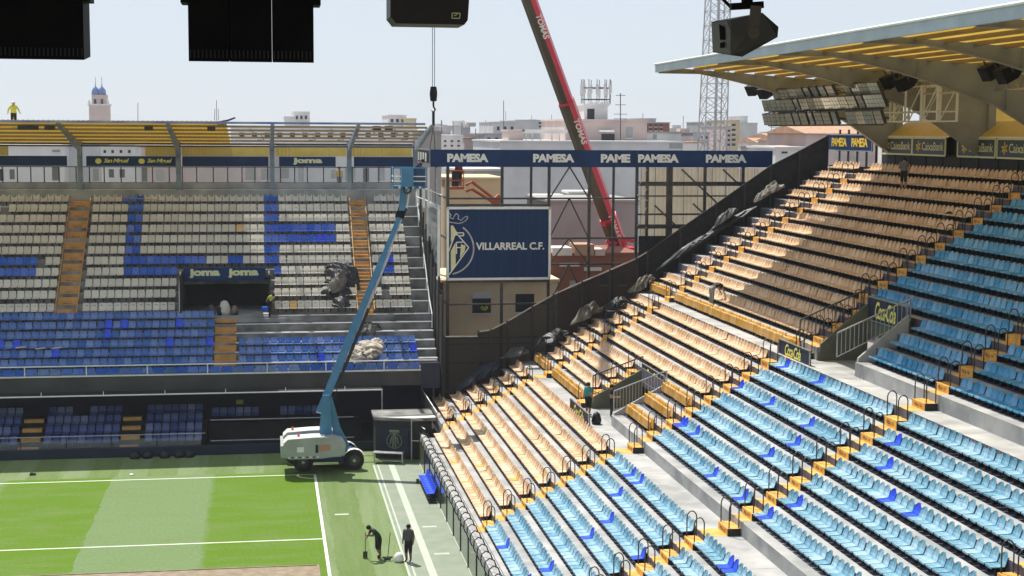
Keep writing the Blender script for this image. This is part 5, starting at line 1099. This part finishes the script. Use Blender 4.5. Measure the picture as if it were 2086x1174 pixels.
# ------------------------------------------------------------------ people
def cm(n, c, r=.8): return mat(n, tuple(v*.85 for v in c), r, c2=c, scale=6)
CLO = {'skin': cm('skin', (.42,.25,.17), .55), 'skin_d': cm('skin_tanned', (.20,.11,.075), .55), 'black': cm('cloth_black', (.014,.014,.016)), 'dgreen': cm('cloth_dark_green', (.015,.045,.032)), 'slate': cm('cloth_slate', (.075,.078,.095)), 'teal': cm('cloth_teal', (.02,.26,.27)), 'grey': cm('cloth_grey', (.16,.17,.18)), 'lgrey': cm('cloth_light_grey', (.28,.28,.28)), 'hivis': cm('cloth_hi_vis', (.55,.62,.10)), 'plum': cm('cloth_plum', (.10,.05,.085)), 'red': cm('cloth_dark_red', (.20,.03,.02)), 'hair': cm('hair_dark', (.012,.009,.008)), 'helmet': cm('helmet_white', (.62,.62,.58), .3), 'shoe': cm('shoe_dark', (.02,.02,.02)), 'yellow': cm('cloth_yellow', (.62,.42,.03)), 'jeans': cm('cloth_jeans', (.04,.06,.12))}
BASE = {'pel':(0,0,.95),'spi':(0,0,1.15),'che':(0,0,1.36),'nek':(0,0,1.50),'hed':(0,-.02,1.60),'top':(0,-.01,1.70)}
RAD = {'pel':(.185,.145),'spi':(.185,.14),'che':(.205,.14),'nek':(.058,.058),'hed':(.095,.108),'top':(.08,.09),'sh':(.09,.09),'el':(.06,.06),'wr':(.036,.036),'ha':(.045,.03),'hi':(.125,.125),'kn':(.085,.085),'an':(.045,.05),'to':(.045,.04)}
for s, n in ((-1,'l'),(1,'r')):
    BASE.update({'sh'+n:(s*.19,0,1.43),'el'+n:(s*.245,.02,1.15),'wr'+n:(s*.25,-.06,.90),'ha'+n:(s*.24,-.09,.80),'hi'+n:(s*.095,0,.91),'kn'+n:(s*.10,-.02,.50),'an'+n:(s*.10,.03,.10),'to'+n:(s*.115,-.13,.045)})
BON = [('pel','spi'),('spi','che'),('che','nek'),('nek','hed'),('hed','top')]+[(a+n, b+n) for n in 'lr' for a, b in (('sh','el'),('el','wr'),('wr','ha'),('hi','kn'),('kn','an'),('an','to'))]+[('che','sh'+n) for n in 'lr']+[('pel','hi'+n) for n in 'lr']
def person(label, loc, yaw, shirt, legs, pose=None, shorts=True, sleeves=False, skin='skin', hat='hair', scale=1.0, group=None, vest=None):
    J = {k: V(v) for k, v in BASE.items()}
    for k, v in (pose or {}).items(): J[k] = V(v)
    keys = list(J); me = bpy.data.meshes.new('body'); me.from_pydata([J[k] for k in keys], [(keys.index(a), keys.index(b)) for a, b in BON], [])
    ob = bpy.data.objects.new('tmp', me); COL.objects.link(ob); ob.modifiers.new('s', 'SKIN'); ss = ob.modifiers.new('u', 'SUBSURF'); ss.levels = 2; ss.render_levels = 2
    for i, k in enumerate(keys):
        sv = me.skin_vertices[0].data[i]; sv.radius = RAD[k if k in RAD else k[:2]]; sv.use_root = (k == 'pel')
    dg = bpy.context.evaluated_depsgraph_get(); out = bpy.data.meshes.new_from_object(ob.evaluated_get(dg)); bpy.data.objects.remove(ob)
    mats = [CLO[skin], CLO[shirt], CLO[legs], CLO['shoe']]; out.materials.clear()
    for m in mats: out.materials.append(m)
    def zone(c):
        best = None
        for a, b in BON:
            p, q = J[a], J[b]; d = q-p; t = max(0, min(1, (c-p).dot(d)/max(d.length_squared, 1e-6))); r = (c-p-d*t).length-RAD[a if a in RAD else a[:2]][0]*.6
            if best is None or r < best[0]: best = (r, a, b, t)
        _, a, b, t = best; a2, b2 = a[:2], b[:2]
        if a in ('nek','hed') or (a == 'che' and b == 'nek' and t > .8): return 0
        if a2 == 'an': return 3
        if a2 == 'kn': return 0 if shorts and t > .02 else (3 if t > .95 else 2)
        if a2 == 'hi' or (a == 'pel' and b != 'spi') or (a == 'pel' and t < .25): return 2
        if a2 == 'sh': return 1 if sleeves or t < .62 else 0
        if a2 == 'el': return 1 if sleeves else 0
        if a2 == 'wr': return 0
        return 1
    for p in out.polygons: p.material_index = zone(p.center); p.use_smooth = True
    o = thing('person', label, 'person', loc, group); bo = link('body', out, o); bo.scale = (scale,)*3; bo.rotation_euler.z = yaw
    # hair or helmet
    h = J['hed']; tdir = (J['top']-J['hed']).normalized(); b = MB(); vs = []; n = 10
    sx = tdir.cross(V((0,1,0))).normalized() if abs(tdir.y) < .9 else V((1,0,0)); sy = tdir.cross(sx)
    cz = [(-.02,.098),(.04,.108),(.09,.098),(.13,.065),(.148,.0)]
    if hat == 'helmet': cz = [(.03,.15),(.045,.125),(.10,.122),(.15,.085),(.175,.0)]
    for dz, r in cz:
        for k in range(n):
            a = 2*math.pi*k/n; vs.append(h+tdir*dz+sx*math.cos(a)*r+sy*math.sin(a)*r*1.08+V((0,.022,0)))
    b.mesh(vs, [(i*n+k, i*n+(k+1)%n, (i+1)*n+(k+1)%n, (i+1)*n+k) for i in range(len(cz)-1) for k in range(n)]); he = link('helmet' if hat == 'helmet' else 'hair', b.data('hair', CLO[hat], True), o); he.scale = (scale,)*3; he.rotation_euler.z = yaw
    return o
def lean(ang, z0=.95, more=None):
    "upper body bent forward (towards -y) at the hips"
    d = {}; c, s = math.cos(ang), math.sin(ang)
    for k in ('spi','che','nek','hed','top','shl','shr','ell','elr','wrl','wrr','hal','har'):
        p = BASE[k]; z = p[2]-z0; d[k] = (p[0], p[1]*c-z*s, z0+z*c+p[1]*s)
    d.update(more or {}); return d
def stick(name, label, p, q, head, cat='tool', m='steel_d', hm='steel_d'):
    o = thing(name, label, cat, q); MB().tube([p,q], .018, 5).build('handle', M[m], o); b = MB(); b.box(q[0]-head[0]/2,q[0]+head[0]/2,q[1]-head[1]/2,q[1]+head[1]/2,q[2]-.02,q[2]+head[2]); b.build('blade', M[hm], o); return o
g1 = at(772,1137,z=0); g2 = at(832,1145,z=0)
person('person in dark green shirt and shorts bent over a shovel on the turf', g1, -1.25, 'dgreen', 'black', lean(.62, more={'wrl':(-.05,-.62,.98),'hal':(-.02,-.66,.92),'ell':(-.2,-.42,1.1),'elr':(.2,-.38,1.12),'wrr':(.05,-.62,1.15),'har':(.02,-.66,1.12),'nek':(0,-.40,1.42),'hed':(0,-.50,1.46),'top':(0,-.56,1.52),'knl':(-.1,-.08,.5),'anl':(-.12,.12,.1),'tol':(-.13,-.04,.045)}), skin='skin_d')
stick('shovel', 'shovel held upright by the bent person on the turf', g1+V((-.60,.08,1.2)), g1+V((-.62,.05,.04)), (.2,.06,.28))
person('person in slate shirt and black shorts standing on the paving beside a bag', g2, -.5, 'slate', 'black', {'har':(.23,-.03,.82),'hal':(-.23,-.05,.82)}, skin='skin_d')
b = MB(); b.tube([g2+V((-.42,.12,z)) for z in (0,.12,.3,.4,.44)], [.19,.24,.2,.11,.02], 9); b.own('white_bag', M['white'], 'white sack on the turf by the standing person', 'sack', smooth=True)
stick('broom', 'dark broom leaning upright left of the white sack', g2+V((-.78,.5,1.25)), g2+V((-.92,.3,.05)), (.3,.06,.12)); stick('yellow_rod', 'short yellow rod beside the broom', g2+V((-.60,.4,.7)), g2+V((-.70,.28,.02)), (.05,.05,.05), m='txt_y', hm='txt_y')
b = MB(); b.box(g1.x+.15,g1.x+.62,g1.y-.1,g1.y+.02,.01,.06); b.own('trowel_board', M['blk'], 'dark board lying by the feet of the bent person', 'board')
def wp(px, py, **k): return at(px, py, **k)
person('person in teal shirt and black shorts at the lower stand tunnel', (13.55,-10.2,4.935), 2.2, 'teal', 'black', {'wrr':(.28,-.28,1.12),'har':(.28,-.36,1.15)}); person('person in black carrying a sheet inside the lower stand tunnel', (14.6,-10.9,4.922), 1.4, 'black', 'black', {'wrl':(-.2,-.35,1.1),'hal':(-.2,-.45,1.15)}, shorts=False)
xm = 20.75; person('person in black shirt and grey trousers bending over the peach seats', (21.6,-4.7,9.91), 1.9, 'black', 'lgrey', lean(1.15, more={'wrl':(-.15,-.75,.62),'hal':(-.15,-.78,.52),'ell':(-.2,-.62,.85),'elr':(.2,-.62,.85),'wrr':(.15,-.75,.62),'har':(.15,-.78,.52),'nek':(0,-.53,1.10),'hed':(0,-.63,1.06),'top':(0,-.72,1.02)}), shorts=False)
person('person in grey shirt and black shorts standing among the top peach rows', (31.6,-6.9,16.34), -.7, 'grey', 'black', {'wrl':(-.2,-.3,1.2),'hal':(-.15,-.4,1.3)}); 
b = MB(); pb = V((30.35,-15.3,14.9)); b.tube([pb+V((0,0,z)) for z in (0,.15,.4,.6,.7)], [.3,.36,.33,.22,.05], 9); b.own('black_backpack', M['tarp'], 'black backpack left on the peach seats beside the aisle', 'backpack', smooth=True)
b = MB(); pb = V((13.5,-12.4,4.935)); b.tube([pb+V((0,0,z)) for z in (0,.2,.5,.62)], [.22,.26,.18,.04], 8); b.own('black_bag', M['tarp'], 'black bag on the walkway by the lower tunnel railing', 'bag', smooth=True)
person('person in hi-vis vest and helmet standing on the far roof', at(28,243,y=17.5)-V((0,0,.62)), .3, 'hivis', 'black', {'wrl':(-.36,-.1,1.0),'hal':(-.42,-.15,.95),'ell':(-.33,0,1.2),'wrr':(.36,-.1,1.05),'har':(.45,-.16,.98),'elr':(.32,0,1.22)}, shorts=False, sleeves=True, hat='helmet')
person('person in plum top leaning out of the blue lift basket', (bx1-.55,3.95,z0+.14), 1.2, 'plum', 'jeans', lean(.7), shorts=False, sleeves=True)
person('person in dark red top in the orange lift basket', V((q0.x+.75,15.1,q0.z+.18)), .4, 'red', 'black', None, False, True, hat='helmet')
hw_ = at(987,638,y=16.8); person('person in hi-vis vest leaning out of the beige house window', V((hw_.x,17.20,hw_.z-.95)), 0, 'hivis', 'black', lean(.6), False, False)
ht_ = at(549,636,y=14.4); person('person in hi-vis vest bending beside the stand tunnel', V((ht_.x,13.95,ht_.z)), .6, 'hivis', 'black', lean(.9), False, False, scale=.9)
person('person in yellow shirt behind the glazing under the far roof', V((at(691,360,y=26.5).x,26.5,15.0)), .3, 'yellow', 'jeans', None, False, True); MB().box(at(650,360,y=26).x,at(720,360,y=26).x,25.2,27.2,14.6,15.0).build('rear_gallery', M['conc_d'], FS)
# clutter in the tunnel of the side stand and on its rows
for k, (px, py, s, mm, lb) in enumerate(((430,627,.30,'tarp_k','dark grey sack at the left of the stand tunnel'),(457,622,.42,'seat_w','pale chair-like bundle in the stand tunnel'),(478,630,.28,'tarp_g','olive sack at the right of the stand tunnel'),(452,632,.35,'tarp_b','low dark bundle before the pale one in the tunnel'))):
    p = at(px, py, y=14.9); p.z = 6.93+.0; b = MB(); b.tube([V((p.x,15.2,JZ[6]-.45+z*s)) for z in (0,.6,1.5,2.1,2.3)], [s*.8,s,s*.85,s*.5,.03], 9); b.own('bundle', M[mm], lb, 'bundle', smooth=True)
b = MB(); p = at(540,630,y=13.9); b.tube([V((p.x,13.9,p.z-.15+z)) for z in (0,.25,.3)], [.2,.26,.24], 10); b.own('blue_bucket', M['seat_k'], 'blue bucket at the right edge of the stand tunnel', 'bucket')
b = MB(); a = at(225,402,y=23.4); c = at(330,412,y=22.6); b.bar(a+V((0,0,.1)),c+V((0,0,.1)),.18,.03); b.own('loose_plank', M['step_far'], 'long yellowish plank lying across the top seat rows', 'plank')
for k, (px, py) in enumerate(((42,709),(82,711),(115,710))):
    p = at(px, py, y=jy(2)-.2); b = MB(); b.bar(p-V((.3,0,0)),p+V((.3,.1,.05)),.3,.03); b.own('cardboard_scrap', M['b_cream'], ('leftmost','middle','rightmost')[k]+' scrap of cardboard on the blue front rows', 'cardboard', 'cardboard scraps on the blue rows')
p = at(66,968,z=0); b = MB(); b.prism([(p.x-.16,0.004),(p.x+.2,.004),(p.x+.16,.10),(p.x-.1,.16)], p.y-.12, p.y+.12, 'y'); b.own('dark_shoe', M['blk'], 'small dark object lying on the turf left of the lift', 'object')
p = at(268,968,z=0); b = MB(); b.tube([p+V((0,0,z)) for z in (.004,.05,.09)], [.1,.12,.03], 8); b.own('white_rag', M['white'], 'small white rag on the turf behind the touchline', 'rag')
for k, px in enumerate((275,300,335,365,385)):
    p = at(px, 935, z=0); b = MB(); b.tube([V((p.x,5.7,z)) for z in (0,.15,.32,.4)], [.3,.34,.22,.04], 8); b.own('black_sack', M['tarp'], ('first','second','third','fourth','fifth')[k]+' black sack from the left along the pitch wall', 'sack', 'black sacks along the pitch wall', smooth=True)
p = at(488,822,y=12.9); MB().box(p.x-.22,p.x+.22,13.4,13.48,p.z-.14,p.z+.14).own('exit_plate', M['txt_y'], 'small yellow plate on the dark wall under the far stand', 'sign')
# the stand under the viewpoint
b = MB()
for k in range(18): b.box(-70,60,-73-.9*(k+1),-73-.9*k,0,1.0+.55*k)
b.build('near_stand_terrace', M['conc_d'], kind='structure')
# ------------------------------------------------------------------ air
hm = bpy.data.materials.new('haze'); hm.use_nodes = True; n = hm.node_tree.nodes; n.remove(n['Principled BSDF'])
pv = n.new('ShaderNodeVolumePrincipled'); pv.inputs['Color'].default_value = (.93,.96,1,1); pv.inputs['Density'].default_value = .00022; pv.inputs['Anisotropy'].default_value = .25
hm.node_tree.links.new(pv.outputs[0], n['Material Output'].inputs['Volume'])
b = MB().box(-420,520,-112,430,-1.3,75); o = b.build('haze', hm, kind='stuff')
